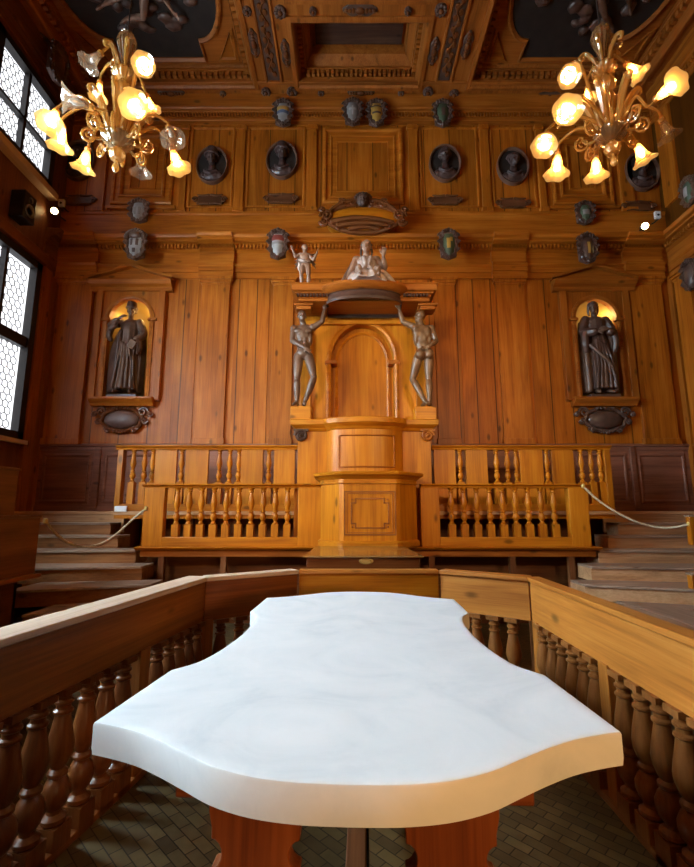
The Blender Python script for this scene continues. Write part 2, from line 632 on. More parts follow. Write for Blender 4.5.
WAIN = Z_(444.5, 7.46)
midcorn = [(0.04, 5.40), (0.04, 5.50), (0.065, 5.505), (0.065, 5.60), (0.10, 5.63), (0.10, 5.66), (0.03, 5.68), (0.03, 5.88), (0.07, 5.90), (0.09, 5.91), (0.09, 5.985), (0.20, 6.00), (0.20, 6.03), (0.25, 6.05), (0.27, 6.09), (0.27, 6.11), (0.0, 6.14)]
run_x(midcorn, dent=(0.09, 0.15, 5.915, 5.98, 0.035, 0.062))
run_y(midcorn, 1, dent=(0.09, 0.15, 5.915, 5.98, 0.035, 0.062))
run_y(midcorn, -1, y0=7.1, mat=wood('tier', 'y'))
run_x([(0.0, 6.16), (0.05, 6.18), (0.05, 6.60), (0.07, 6.62), (0.07, 6.66), (0.0, 6.68)], mat=WALLX)
topcorn = [(0.02, 8.46), (0.02, 8.54), (0.035, 8.55), (0.035, 8.68), (0.075, 8.70), (0.08, 8.74), (0.10, 8.76), (0.11, 8.84), (0.14, 8.92), (0.15, 8.99)]
run_x(topcorn, mat=TRX, dent=(0.035, 0.07, 8.61, 8.675, 0.032, 0.056))
run_y(topcorn, 1, dent=(0.035, 0.07, 8.61, 8.675, 0.032, 0.056))
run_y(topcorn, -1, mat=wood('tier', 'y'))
run_x([(0.035, WAIN - 0.09), (0.035, WAIN - 0.04), (0.06, WAIN - 0.03), (0.06, WAIN), (0.0, WAIN + 0.02)], mat=wood('wain', 'x'))
run_y([(0.035, WAIN - 0.09), (0.035, WAIN - 0.04), (0.06, WAIN - 0.03), (0.06, WAIN), (0.0, WAIN + 0.02)], 1)


def pilaster(x0, x1, z0, z1, p=0.05, mat=WALLZ, cap=True, break_=False):
    m = MB()
    m.box(x0, x1, YB - p, YB + 0.01, z0, z1)
    m.box(x0 - 0.02, x1 + 0.02, YB - p - 0.02, YB + 0.01, z0, z0 + 0.10)
    if cap:
        for dz, e in ((0.14, 0.012), (0.10, 0.035), (0.05, 0.055)):
            m.box(x0 - e, x1 + e, YB - p - e, YB + 0.01, z1 - dz, z1 - dz + 0.05)
    trim(m, mat, bevel=0.006)
    if break_:
        m = MB()
        prof = [(q + p, z) for q, z in midcorn]
        m.prism([(YB, prof[0][1])] + [(YB - q, z) for q, z in prof] + [(YB, prof[-1][1])], 'x', x0 - 0.06, x1 + 0.06)
        trim(m, WALLX)


for a, b in ((-4.97, -4.38), (-2.50, -2.02), (2.57, 3.05), (4.86, 5.42)):
    pilaster(a, b, WAIN, 5.41, 0.06, break_=True)
for a, b in ((-1.27, -0.92), (1.50, 1.85)):
    pilaster(a, b, WAIN, 5.41, 0.035, cap=True)
for a, b in ((-2.92, -2.56), (-1.93, -1.34), (1.93, 2.49), (3.12, 3.46)):
    m = MB().box(a, b, YB - 0.012, YB + 0.01, WAIN, 5.40)
    trim(m, wood('wall', 'z', 0.31), bevel=0.004)
# pilaster strips and blind panels of the upper register
UZ0, UZ1 = 6.68, 8.46
for a, b in ((-4.62, -4.36), (-3.02, -2.90), (-2.02, -1.86), (-0.72, -0.55), (1.12, 1.29), (2.43, 2.59), (3.46, 3.58), (4.92, 5.16)):
    m = MB().box(a, b, YB - 0.04, YB + 0.01, UZ0, UZ1)
    m.box(a - 0.025, b + 0.025, YB - 0.07, YB + 0.01, UZ1 - 0.12, UZ1 - 0.05)
    m.box(a - 0.02, b + 0.02, YB - 0.065, YB + 0.01, UZ0, UZ0 + 0.08)
    trim(m, WALLZ, bevel=0.005)


def blind_frame(x0, x1, z0, z1, steps, mat):
    loops = []
    y = YB
    for inset, dy in steps:
        loops.append((x0 + inset, x1 - inset, z0 + inset, z1 - inset, y - dy))
    m = MB().rects(loops)
    return trim(m, mat, smooth=0.3)


NEST = [(0, 0), (0, 0.035), (0.03, 0.05), (0.06, 0.05), (0.075, 0.02), (0.15, 0.02), (0.15, 0.05), (0.18, 0.06), (0.21, 0.045), (0.225, 0.012), (0.33, 0.012), (0.335, 0.03), (0.355, 0.03), (0.36, 0.0)]
blind_frame(-0.44, 1.02, 6.84, 8.38, [(0, 0), (0, 0.04), (0.03, 0.055), (0.06, 0.05), (0.08, 0.02), (0.13, 0.012), (0.14, 0.03), (0.16, 0.03), (0.17, 0.005), (0.25, 0.005), (0.255, 0.016), (0.27, 0.016), (0.275, 0.0)], WALLX)
for c in (-3.69, 4.25):
    blind_frame(c - 0.55, c + 0.55, 6.83, 8.37, [(i * 0.93, d) for i, d in NEST], WALLX)
    trim(MB().box(c - 0.62, c + 0.62, YB - 0.05, YB + 0.01, 6.74, 6.80), WALLX, bevel=0.006)
for a, b in ((-2.86, -2.06), (-1.82, -0.76), (1.33, 2.39), (2.63, 3.42)):
    blind_frame(a, b, 6.78, 8.42, [(0, 0), (0, 0.018), (0.02, 0.022), (0.035, 0.016), (0.045, 0.0)], WALLZ)

# wainscot panels
GZ = 1.42
WN = wood('wain', 'x')
for a, b in ((-4.95, -4.15), (-3.95, -3.10), (3.72, 4.55), (4.72, 5.50)):
    blind_frame(a, b, GZ + 0.12, WAIN - 0.14, [(0, 0), (0, 0.02), (0.03, 0.035), (0.05, 0.03), (0.065, 0.008), (0.07, 0.0)], WN)
m = MB().box(XL, XR, YB - 0.015, YB + 0.01, GZ, WAIN - 0.05)
trim(m, WN)
for a, b in ((-4.10, -4.00), (4.60, 4.68)):
    trim(MB().box(a, b, YB - 0.05, YB, GZ, WAIN - 0.03), WN, bevel=0.006)
struct('baseboard_back', MB().box(XL, XR, YB - 0.04, YB, GZ, GZ + 0.09), WN)
# corner posts
trim(MB().box(XL, XL + 0.07, YB - 0.10, YB, GZ, 5.4), wood('trim', 'z'))
trim(MB().box(XR - 0.07, XR, YB - 0.10, YB, GZ, 5.4), wood('trim', 'z'))
# pilasters and panels of the right wall near the corner
for y0, y1 in ((7.02, 7.36), (5.3, 5.75), (3.4, 3.85)):
    m = MB().box(XR - 0.06, XR + 0.01, y0, y1, GZ, 5.41)
    for dz, e in ((0.14, 0.012), (0.10, 0.035), (0.05, 0.055)):
        m.box(XR - 0.06 - e, XR, y0 - e, y1 + e, 5.41 - dz, 5.46 - dz)
    trim(m, WALLZ, bevel=0.006)
    trim(MB().box(XR - 0.05, XR + 0.01, y0, y1, 6.68, 8.46), WALLZ, bevel=0.005)

# left wall dressing beside the windows
trim(MB().box(XL, XL + 0.07, 7.09, 7.30, GZ, 5.42), wood('trim', 'z'), bevel=0.006)
trim(MB().box(XL, XL + 0.16, 3.9, 7.10, 6.62, 6.73), wood('cap', 'y'), bevel=0.01)
trim(MB().box(XL, XL + 0.10, 3.9, 7.12, 5.44, 5.62), wood('tier', 'y'), bevel=0.01)

# ---- coffered ceiling
CM = wood('ceil', 'y')
cxs = [(-4.74, -1.69), (-0.85, 1.26), (2.24, 5.28)]
m = MB()
m.box(XL - 0.3, XR + 0.3, YF - 0.3, 4.3, ZC, ZC + 0.7)
m.box(XL - 0.3, XR + 0.3, 7.18, YB + 0.1, ZC, ZC + 0.7)
for a, b in ((XL - 0.3, -4.74), (-1.69, -0.85), (1.26, 2.24), (5.28, XR + 0.3)):
    m.box(a, b, 4.3, 7.18, ZC, ZC + 0.7)
m.box(-0.85, 1.26, 5.72, 6.10, ZC, ZC + 0.7)
m.box(-4.74, -1.69, 4.3, 7.18, ZC + 0.28, ZC + 0.7)
m.box(2.24, 5.28, 4.3, 7.18, ZC + 0.28, ZC + 0.7)
m.box(-0.85, 1.26, 4.3, 7.18, ZC + 0.60, ZC + 0.7)
struct('ceiling', m, CM)
trim(MB().box(-0.55, 0.96, 6.36, 6.92, ZC + 0.55, ZC + 0.60), wood('carve', 'x'))


def hrect(x0, x1, y0, y1, steps, mat):
    L = [[(x0 + i, y0 + i, z), (x1 - i, y0 + i, z), (x1 - i, y1 - i, z), (x0 + i, y1 - i, z)] for i, z in steps]
    return trim(MB().loft(L, caps=False), mat, smooth=0.3)


def dent_rect(x0, x1, y0, y1, z0, z1, w, s, d):
    m = MB()
    n = int((x1 - x0) / s)
    for i in range(n):
        x = x0 + (i + 0.25) * s
        m.box(x, x + w, y1 - d, y1, z0, z1)
    n = int((y1 - y0) / s)
    for i in range(n):
        y = y0 + (i + 0.25) * s
        m.box(x0, x0 + d, y, y + w, z0, z1)
        m.box(x1 - d, x1, y, y + w, z0, z1)
    # the bed the teeth hang from
    m.box(x0, x1, y1 - d - 0.02, y1, z1, z1 + 0.04)
    m.box(x0, x0 + d + 0.02, y0, y1, z1, z1 + 0.04).box(x1 - d - 0.02, x1, y0, y1, z1, z1 + 0.04)
    return trim(m, wood('ceil', 'x'), smooth=0)


for (a, b) in cxs[::2]:
    hrect(a, b, 4.3, 7.18, [(-0.09, ZC), (-0.09, ZC - 0.03), (-0.03, ZC - 0.045), (0.0, ZC - 0.02), (0.03, ZC + 0.04), (0.04, ZC + 0.10)], CM)
    dent_rect(a + 0.03, b - 0.03, 4.33, 7.15, ZC + 0.08, ZC + 0.17, 0.065, 0.105, 0.08)
    hrect(a, b, 4.3, 7.18, [(0.09, ZC + 0.22), (0.12, ZC + 0.235), (0.14, ZC + 0.27), (0.16, ZC + 0.28)], CM)
for y0, y1 in ((6.10, 7.18), (4.3, 5.72)):
    hrect(-0.85, 1.26, y0, y1, [(-0.10, ZC), (-0.10, ZC - 0.03), (-0.03, ZC - 0.045), (0.0, ZC - 0.02), (0.03, ZC + 0.05), (0.04, ZC + 0.12)], CM)
    dent_rect(-0.82, 1.23, y0 + 0.03, y1 - 0.03, ZC + 0.13, ZC + 0.22, 0.05, 0.085, 0.07)
    hrect(-0.85, 1.26, y0, y1, [(0.10, ZC + 0.27), (0.16, ZC + 0.34), (0.22, ZC + 0.40), (0.24, ZC + 0.60)], CM)
# long mouldings on the two beams
for xc in (-1.30, 1.72):
    for dx in (-0.13, 0.13):
        trim(MB().box(xc + dx - 0.02, xc + dx + 0.02, 4.0, 7.12, ZC - 0.03, ZC + 0.01), CM, bevel=0.006)
trim(MB().box(XL, XR, 7.10, 7.16, ZC - 0.03, ZC + 0.01), wood('ceil', 'x'), bevel=0.006)

# ---------------------------------------------------------------- marble table
tb = thing('dissecting_table', 'large white marble table with wavy curved edges in the centre of the enclosure', 'table', (0.045, 2.14, 0), math.radians(-2.2))
quad = [(0.0, 1.11), (0.10, 1.107), (0.20, 1.09), (0.29, 1.055), (0.37, 1.005), (0.45, 0.955), (0.53, 0.912), (0.61, 0.882), (0.668, 0.865), (0.660, 0.66), (0.652, 0.47), (0.60, 0.40), (0.572, 0.31), (0.552, 0.17), (0.543, 0.0)]


def refine(q):
    out = []
    seg = [q[0:9], q[8:11], q[10:15]]
    for s in seg:
        P, _ = smooth_path([(a, b, 0) for a, b in s], 1.0, 4)
        out += [(p.x, p.y) for p in P][:-1]
    return out + [q[-1]]


q = refine(quad)
q = [(x * (1.055 if False else 1), y) for x, y in q]
poly = q + [(x, -y) for x, y in reversed(q[:-1])]
poly = poly + [(-x, y) for x, y in reversed(poly[1:-1])]
TT = 0.891
poly = [(x * (1 - 0.073 * (y + 0.865)), y if y > -0.87 else y - 0.006 * (-0.87 - y) / 0.24) for x, y in poly]
m = MB()
loops = []
for ins, z in ((0.012, TT - 0.084), (0.002, TT - 0.078), (0.0, TT - 0.06), (0.0, TT - 0.007), (0.002, TT - 0.002), (0.007, TT), (0.03, TT)):
    loops.append([(x * (1 - ins / 0.6), y * (1 - ins / 1.0), z) for x, y in poly])
m.loft(loops)
m.build('tabletop', M['marble'], tb, world=False, smooth=0.5)


def scallop(xc, w):
    """trestle board with notched, scrolled edges"""
    r = []
    hw = w / 2
    right = [(hw * 1.15, 0.0), (hw * 1.15, 0.08), (hw * 0.95, 0.12), (hw * 0.98, 0.2), (hw * 0.9, 0.30), (hw * 0.98, 0.42), (hw * 0.97, 0.50)]
    right += [(hw * 1.0 - 0.028 * math.sin(t), 0.56 - 0.035 * math.cos(t)) for t in [k * PI / 8 for k in range(9)]]
    right += [(hw * 1.0, 0.62), (hw * 1.08, 0.66), (hw * 1.08, 0.70)]
    return [(xc + a, b) for a, b in right] + [(xc - a, b) for a, b in reversed(right)]


for yy in (-0.78, 0.72):
    for xc in (-0.25, 0.25):
        m = MB().prism(scallop(xc, 0.23), 'y', yy - 0.03, yy + 0.03)
        m.build('trestle_leg', wood('leg', 'z'), tb, world=False, bevel=0.004)
    MB().box(-0.46, 0.46, yy - 0.045, yy + 0.045, 0.695, TT - 0.083).build('cross_beam', wood('leg', 'x'), tb, world=False, bevel=0.006)
MB().box(-0.035, 0.035, -0.75, 0.69, 0.18, 0.28).build('stretcher', wood('tier', 'y'), tb, world=False, bevel=0.006)
MB().box(-0.035, 0.045, -0.18, -0.10, 0.0, TT - 0.083).build('centre_post', M['black'], tb, world=False, bevel=0.005)

# ---------------------------------------------------------------- the enclosure round the table
RZT, RZB = 0.96, 0.655
PROF = [(0.040, 0.115), (0.050, 0.125), (0.050, 0.140), (0.030, 0.155), (0.029, 0.168), (0.046, 0.190), (0.056, 0.222), (0.056, 0.248), (0.044, 0.278), (0.029, 0.296), (0.041, 0.304), (0.041, 0.316), (0.027, 0.330), (0.040, 0.352), (0.052, 0.385), (0.055, 0.412), (0.049, 0.455), (0.039, 0.505), (0.031, 0.545), (0.040, 0.552), (0.040, 0.562), (0.030, 0.569), (0.029, 0.585), (0.039, 0.592), (0.039, 0.602), (0.030, 0.609), (0.032, 0.622), (0.044, 0.632)]
_m = MB()
_m.lathe(PROF, segs=20)
_m.box(-0.05, 0.05, -0.05, 0.05, 0.0, 0.116)
_m.box(-0.046, 0.046, -0.046, 0.046, 0.631, RZB + 0.003)
near_bal = _m.build('baluster', wood('turn', 'z'), None, world=False, smooth=0.7)
near_bal_r = near_bal.copy(); near_bal_r.data = near_bal.data.copy(); near_bal_r.data.materials[0] = wood('turnr', 'z'); COL.objects.link(near_bal_r)


def enclosure(name, label, p0, p1, capw, bal, posts, tone, ends=(0, 0), cat='balustrade'):
    p0, p1 = Vector((*p0, 0)), Vector((*p1, 0))
    d = p1 - p0
    Ln = d.length
    rz = math.atan2(d.y, d.x)
    r = thing(name, label, cat, p0, rz, 'balustrade sections around the marble table')
    s = 1 if capw > 0 else -1          # side on which the thickness lies
    w = abs(capw)
    # inner face of the board lies on local y = 0, thickness towards +s
    def yb(a, b):
        return (min(a * s, b * s), max(a * s, b * s))
    ya, yb_ = yb(0.025, 0.025 + 0.05)
    e0, e1 = ends
    MB().box(-e0, Ln + e1, ya, yb_, RZB, RZT - 0.03).build('top_board', wood(tone, 'x'), r, world=False, bevel=0.004)
    ya, yb_ = yb(0.0, w)
    MB().box(-e0, Ln + e1, ya, yb_, RZT - 0.032, RZT).build('cap_rail', wood('cap' if tone == 'rail' else 'railr', 'x'), r, world=False, bevel=0.006)
    ya, yb_ = yb(0.0, 0.10)
    MB().box(-e0, Ln + e1, ya, yb_, 0.0, 0.035).build('plinth_rail', wood('rail', 'x'), r, world=False, bevel=0.004)
    c = 0.05 * s
    for t in posts:
        MB().box(t - 0.045, t + 0.045, c - 0.035, c + 0.035, 0.03, RZB + 0.01).build('post', wood(tone, 'z'), r, world=False, bevel=0.004)
    first = None
    for t in bal:
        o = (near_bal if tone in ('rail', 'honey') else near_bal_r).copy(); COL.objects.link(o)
        o.parent = r
        o.location = (t, c, 0.0)
        o.rotation_euler = (0, 0, 0)
    return r


LF, BL, BR, RF = (-1.0, 3.43), (-0.385, 3.83), (0.735, 3.83), (1.29, 3.43)
LN, RN = (-1.53, 0.30), (1.265, 0.30)


def along(p0, p1, Y):
    d = math.hypot(p1[0] - p0[0], p1[1] - p0[1])
    return d * (Y - p0[1]) / (p1[1] - p0[1])


lb = [along(LN, LF, y + 0.045) for y in (1.50, 1.635, 1.77, 1.90, 2.03, 2.166, 2.311, 2.448, 2.578, 2.885, 3.015, 3.135, 3.25, 3.36)]
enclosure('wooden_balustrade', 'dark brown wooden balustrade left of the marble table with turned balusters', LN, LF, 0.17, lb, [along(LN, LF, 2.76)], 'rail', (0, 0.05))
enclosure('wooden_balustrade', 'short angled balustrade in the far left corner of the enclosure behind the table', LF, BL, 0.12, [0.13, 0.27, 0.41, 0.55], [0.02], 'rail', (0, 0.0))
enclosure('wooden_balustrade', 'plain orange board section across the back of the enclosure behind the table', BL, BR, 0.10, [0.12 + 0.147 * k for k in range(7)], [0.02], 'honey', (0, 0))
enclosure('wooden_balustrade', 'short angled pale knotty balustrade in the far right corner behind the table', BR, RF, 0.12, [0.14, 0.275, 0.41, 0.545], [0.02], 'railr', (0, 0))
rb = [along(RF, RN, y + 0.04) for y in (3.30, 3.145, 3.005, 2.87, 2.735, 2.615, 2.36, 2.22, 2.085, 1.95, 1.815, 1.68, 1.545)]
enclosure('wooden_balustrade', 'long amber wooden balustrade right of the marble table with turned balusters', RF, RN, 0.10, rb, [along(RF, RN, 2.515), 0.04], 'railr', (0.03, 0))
bpy.data.objects.remove(near_bal); bpy.data.objects.remove(near_bal_r)
# planks added outside the left hand section to darken the baluster gaps
wk = thing('plank_walkway', 'added dark planks outside the left hand balustrade, darkening its gaps', 'walkway', (-2.2, 2.6, 0))
for i in range(3):
    MB().box(-2.92 + 0.40 * i, -2.53 + 0.40 * i, 0.4, 3.9 - 0.1 * (2 - i), 0.46, 0.50).build('plank', wood('tier', 'y'), wk, bevel=0.004)
for y in (1.0, 2.4, 3.6):
    for x in (-2.8, -1.85):
        MB().box(x - 0.04, x + 0.04, y - 0.04, y + 0.04, 0, 0.46).build('post', wood('tier', 'z'), wk)

# walkway of planks outside the right hand section
wk = thing('plank_walkway', 'brown plank walkway outside the right hand balustrade', 'walkway', (2.1, 3.0, 0))
for i in range(4):
    MB().box(1.44 + 0.345 * i, 1.44 + 0.345 * i + 0.34, 1.2, 4.45 - 0.10 * i, 0.58, 0.62).build('plank', wood('tread', 'y'), wk, bevel=0.004)
for y in (1.6, 3.0, 4.0):
    for x in (1.55, 2.7):
        MB().box(x - 0.04, x + 0.04, y - 0.04, y + 0.04, 0, 0.58).build('post', wood('tier', 'z'), wk)

# ---------------------------------------------------------------- galleries and platforms
gp = thing('gallery_platform', 'upper gallery floor along the panelled back wall', 'platform', (CX, 7.0, 0))
m = MB()
m.prism([(XL + 0.01, 6.8), (-3.22, 6.8), (-3.22, 6.42), (3.70, 6.42), (3.70, 6.8), (XR - 0.01, 6.8), (XR - 0.01, YB - 0.04), (XL + 0.01, YB - 0.04)], 'z', GZ - 0.05, GZ)
m.build('floorboards', wood('step', 'x'), gp, bevel=0.006)
m = MB().box(-3.20, 3.68, 6.44, 6.49, GZ - 0.10, GZ - 0.05)
m.build('fascia', wood('honey', 'x'), gp)
for x in (-2.2, -1.6, -0.7, 1.2, 2.2, 2.9):
    MB().box(x - 0.05, x + 0.05, 6.55, 6.65, 0, GZ - 0.05).build('support_post', wood('tier', 'z'), gp)
MB().box(-3.0, 3.5, 6.95, 7.0, 0, GZ - 0.05).build('back_boarding', wood('tier', 'x'), gp)
for a, b in ((XL + 0.01, -3.24), (3.72, XR - 0.01)):
    MB().box(a, b, 6.82, 6.86, GZ - 0.30, GZ - 0.05).build('top_riser', wood('step', 'x'), gp)

BY = 5.9
bz0, bz1 = Z_(546.5, BY), Z_(484.0, BY)
lp = thing('lecture_platform', 'narrow bracketed platform under the front balustrades beside the pulpit', 'platform', (CX, 6.1, 0))
m = MB()
prof = [(BY + 0.5, bz0 - 0.045), (BY - 0.03, bz0 - 0.045), (BY - 0.06, bz0 - 0.04), (BY - 0.10, bz0 - 0.025), (BY - 0.115, bz0 - 0.005), (BY - 0.10, bz0), (BY + 0.5, bz0)]
m.prism(prof, 'x', -2.60, 3.12)
m.build('floorboards', wood('honey', 'x'), lp, smooth=0.7)
MB().box(-2.56, 3.08, BY - 0.02, BY + 0.02, bz0 - 0.12, bz0 - 0.045).build('fascia', wood('trim', 'x'), lp)
for x in (-2.30, -1.53, 1.05, 2.05, 2.78):
    MB().box(x - 0.035, x + 0.035, BY - 0.01, BY + 0.06, 0.0, bz0 - 0.045).build('leg', wood('tier', 'z'), lp)
MB().box(-2.56, 3.08, BY + 0.35, BY + 0.40, 0.0, bz0 - 0.045).build('back_boarding', wood('tier', 'x'), lp)


def small_baluster(z0, z1, blk):
    h = z1 - z0
    m = MB()
    m.box(-0.043, 0.043, -0.04, 0.04, 0, blk)
    P = [(0.030, 0.0), (0.042, 0.02), (0.030, 0.05), (0.022, 0.09), (0.040, 0.15), (0.046, 0.20), (0.040, 0.26), (0.024, 0.31), (0.036, 0.335), (0.036, 0.36), (0.024, 0.385), (0.030, 0.45), (0.045, 0.54), (0.046, 0.60), (0.034, 0.74), (0.024, 0.86), (0.036, 0.885), (0.036, 0.905), (0.025, 0.93), (0.042, 0.965), (0.044, 1.0)]
    m.lathe([(r * 0.88, blk + t * (h - blk)) for r, t in P], segs=14)
    return m


rz_top = bz1
rail_b = Z_(488, BY)
low_t = Z_(537, BY)
sb = small_baluster(low_t, rail_b, 0.155).build('baluster', wood('honey', 'z'), None, world=False, smooth=0.7)
ub0, ub1 = GZ + 0.10, Z_(450, 6.5)
ub = small_baluster(ub0, ub1, 0.30).build('baluster', wood('honey', 'z'), None, world=False, smooth=0.7)


def gallery(label, Y, x0, x1, ztop, zrailb, zlow, zbase, posts, planks, bals, proto, group, thick=0.09, tone='honey'):
    r = thing('gallery_balustrade', label, 'balustrade', ((x0 + x1) / 2, Y, zbase), 0, group)
    m = MB()
    m.prism([(Y - 0.075, ztop - 0.022), (Y - 0.085, ztop - 0.012), (Y - 0.075, ztop), (Y + 0.075, ztop), (Y + 0.075, zrailb), (Y - 0.045, zrailb), (Y - 0.05, zrailb + 0.02)], 'x', x0 - 0.03, x1 + 0.03)
    m.build('handrail', wood('honey', 'x'), r, smooth=0.4)
    MB().box(x0, x1, Y - 0.05, Y + 0.05, zbase, zlow).build('bottom_rail', wood('honey', 'x'), r, bevel=0.006)
    for a, b in posts:
        MB().box(a, b, Y - 0.055, Y + 0.055, zbase, zrailb + 0.002).build('post', wood(tone, 'z'), r, bevel=0.006)
    for a, b in planks:
        MB().box(a, b, Y - 0.03, Y + 0.02, zlow - 0.01, zrailb + 0.002).build('plank', wood(tone, 'z'), r, bevel=0.004)
    for x in bals:
        o = proto.copy(); COL.objects.link(o); o.parent = r
        o.location = Vector((x, Y, zlow)) - r.location
    return r


fx = lambda x, y=500: X_(x, y, BY)
gx = lambda x, y=475: X_(x, y, 6.5)
gallery('front wooden balustrade left of the pulpit with ten slender balusters', BY, fx(146), fx(318), bz1, rail_b, low_t, bz0, [(fx(146), fx(166)), (fx(298.5), fx(322))], [], [fx(v) for v in (177.5, 189.5, 201.7, 214.2, 226.7, 239.2, 251.4, 263.4, 275.6, 287.6)], sb, 'front gallery balustrades')
gallery('front wooden balustrade right of the pulpit with a row of slender balusters', BY, fx(423), fx(586), bz1, rail_b, low_t, bz0, [(fx(420), fx(438.5)), (fx(567), fx(586))], [], [fx(v) for v in (451, 463.7, 476.5, 489.4, 502.2, 515, 527.8, 540.6, 553.2)], sb, 'front gallery balustrades')
zt = Z_(446, 6.5)
gallery('rear upper balustrade left of the pulpit mixing flat planks and balusters', 6.5, gx(118), gx(297), zt, ub1, ub0, GZ, [(gx(118), gx(123.5))], [(gx(155), gx(176.6)), (gx(185.5), gx(208.3)), (gx(241), gx(263)), (gx(274), gx(295))], [gx(v) for v in (132.5, 143.8, 152, 181, 219, 229.3, 238.5, 268.5)], ub, 'rear gallery balustrades')
gallery('rear upper balustrade right of the pulpit mixing flat planks and balusters', 6.5, gx(434), gx(609), zt, ub1, ub0, GZ, [(gx(604), gx(610))], [(gx(434), gx(455.5)), (gx(466), gx(487.5)), (gx(520), gx(543)), (gx(552), gx(574))], [gx(v) for v in (460.5, 497, 508, 517, 547.5, 582, 592, 601)], ub, 'rear gallery balustrades')
bpy.data.objects.remove(sb); bpy.data.objects.remove(ub)


# ---------------------------------------------------------------- corner staircases
def stairs(side, label, xin, xout, tone):
    r = thing('corner_staircase', label, 'stairs', (side * 3.3 + CX, 5.8, 0))
    tilts = [0, 0, 0, 0.05, 0.22, 0.45, 0.60, 0.70, 0.78]
    for k in range(1, 9):
        z = GZ - 0.158 * k
        Y = 6.8 - 0.30 * k
        a, b = xin[k], xout[k]
        t = tilts[k] * abs(b - a) / 1.3
        back = min(Y + 0.335, 6.79)
        plan = [(a, Y), (b, Y - t), (b, back), (a, back)]
        st = MB().prism(plan, 'z', max(0, z - 0.17), z - 0.028).build('step', wood(tone, 'x'), r)
        pl2 = [(a, Y - 0.025), (b, Y - t - 0.025), (b, back), (a, back)]
        MB().prism(pl2, 'z', z - 0.028, z).build('tread', wood('tread', 'x'), st, bevel=0.005)
    return r


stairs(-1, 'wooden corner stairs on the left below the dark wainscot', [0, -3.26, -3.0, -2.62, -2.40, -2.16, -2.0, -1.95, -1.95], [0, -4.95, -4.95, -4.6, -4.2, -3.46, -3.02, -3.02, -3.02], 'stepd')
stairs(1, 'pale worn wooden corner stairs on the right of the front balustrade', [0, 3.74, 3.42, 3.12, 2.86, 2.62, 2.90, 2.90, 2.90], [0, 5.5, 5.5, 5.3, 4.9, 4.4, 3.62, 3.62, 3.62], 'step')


# ---------------------------------------------------------------- stepped benches along the side walls
def tier(side, label, X, Y1, ztop, zled, zbot, Xback, recess):
    s = side
    r = thing('stepped_bench', label, 'bench', (X, 2.4, 0), 0, 'stepped benches along the side walls')

    def bx(a, b, y0, y1, z0, z1):
        return MB().box(min(s * a, s * b), max(s * a, s * b), y0, y1, z0, z1)
    bx(X, X + 0.05, -2.0, Y1, zled, ztop - 0.025).build('front_panel', wood('tier', 'y', 0), r, bevel=0.004)
    bx(X - 0.01, X + 0.07, -2.0, Y1 + 0.01, ztop - 0.028, ztop).build('top_rail', wood('tier', 'y'), r, bevel=0.005)
    bx(X - 0.055, X + 0.05, -2.0, Y1 + 0.02, zled - 0.04, zled).build('ledge', wood('trim', 'y'), r, bevel=0.006)
    bx(X + recess, X + recess + 0.05, -2.0, Y1, zbot, zled - 0.04).build('riser', wood('tier', 'y'), r)
    bx(X + recess, Xback, Y1 - 0.04, Y1 - 0.002, zbot, zled).build('end_panel', wood('tier', 'x'), r)
    bx(X + 0.05, Xback, -2.0, Y1 - 0.04, zled - 0.06, zled - 0.02).build('seat', wood('tier', 'y'), r)
    return r


tier(-1, 'lower dark stepped bench at the left edge beside the corner stairs', 3.10, 4.75, Z_(515, 4.75), Z_(573, 4.75), 0.0, 3.48, 0.16)
tier(-1, 'upper dark stepped bench at the left edge under the window', 3.50, 4.93, Z_(468.5, 4.93), 1.34, 0.0, 5.05, 0.05)
tier(1, 'stepped bench along the right wall beside the corner stairs', 3.66, 4.55, 1.38, 0.83, 0.0, 5.6, 0.16)

# wooden end blocks at the right edge where the rope is hooked
for i, (px, y0, y1, Y, lab) in enumerate(((692.5, 515, 545, 5.45, 'small wooden bench end at the right edge holding the rope'), (693, 573, 590, 5.0, 'small orange bench end at the right edge below the rope'))):
    p = at(px, y1, Y)
    zt_ = at(px, y0, Y).z
    r = thing('bench_end', lab, 'bench', (p.x + 0.03, Y, p.z))
    MB().box(p.x - 0.02, p.x + 0.10, Y - 0.03, Y + 0.04, p.z, zt_ - 0.02).build('side_board', wood('honey', 'z'), r, bevel=0.006)
    MB().box(p.x - 0.03, p.x + 0.11, Y - 0.04, Y + 0.05, zt_ - 0.02, zt_).build('top_board', wood('tread', 'y'), r, bevel=0.005)

# ropes
def rope(label, pts, rad=0.014):
    P, R = smooth_path(pts, rad, 6)
    m = MB().tube(P, 0.013, 8)
    r = thing('barrier_rope', label, 'rope', P[0])
    m.build('rope', M['rope'], r)
    for e in (P[0], P[-1]):
        MB().lathe([(0.004, -0.03), (0.022, -0.02), (0.024, 0.0), (0.022, 0.02), (0.004, 0.03)], e, 10).build('hook', M['brass'], r)
    return r


rope('cream rope sagging across the left corner stairs', [at(45.5, 521, 4.74), at(57, 535, 4.95), at(72, 544.5, 5.15), at(88, 546.5, 5.4), at(104, 542.5, 5.6), at(120, 531, 5.75), at(133, 519, 5.83), at(146, 508.5, 5.84)])
rope('cream rope sagging across the right corner stairs', [at(583, 486, 5.83), at(598, 500, 5.8), at(618, 513, 5.75), at(640, 523, 5.7), at(660, 527.5, 5.65), at(676, 527, 5.55), at(689, 524, 5.45)])
s = thing('notice_card', 'small blank white card fixed to the end of the rear left balustrade', 'card', at(119.5, 509, 6.40))
a, b = at(114, 510, 6.40), at(126.5, 505.5, 6.40)
MB().box(a.x, b.x, 6.405, 6.425, Z_(511.5, 6.4), Z_(506, 6.4)).build('card', M['white'], s, bevel=0.002)

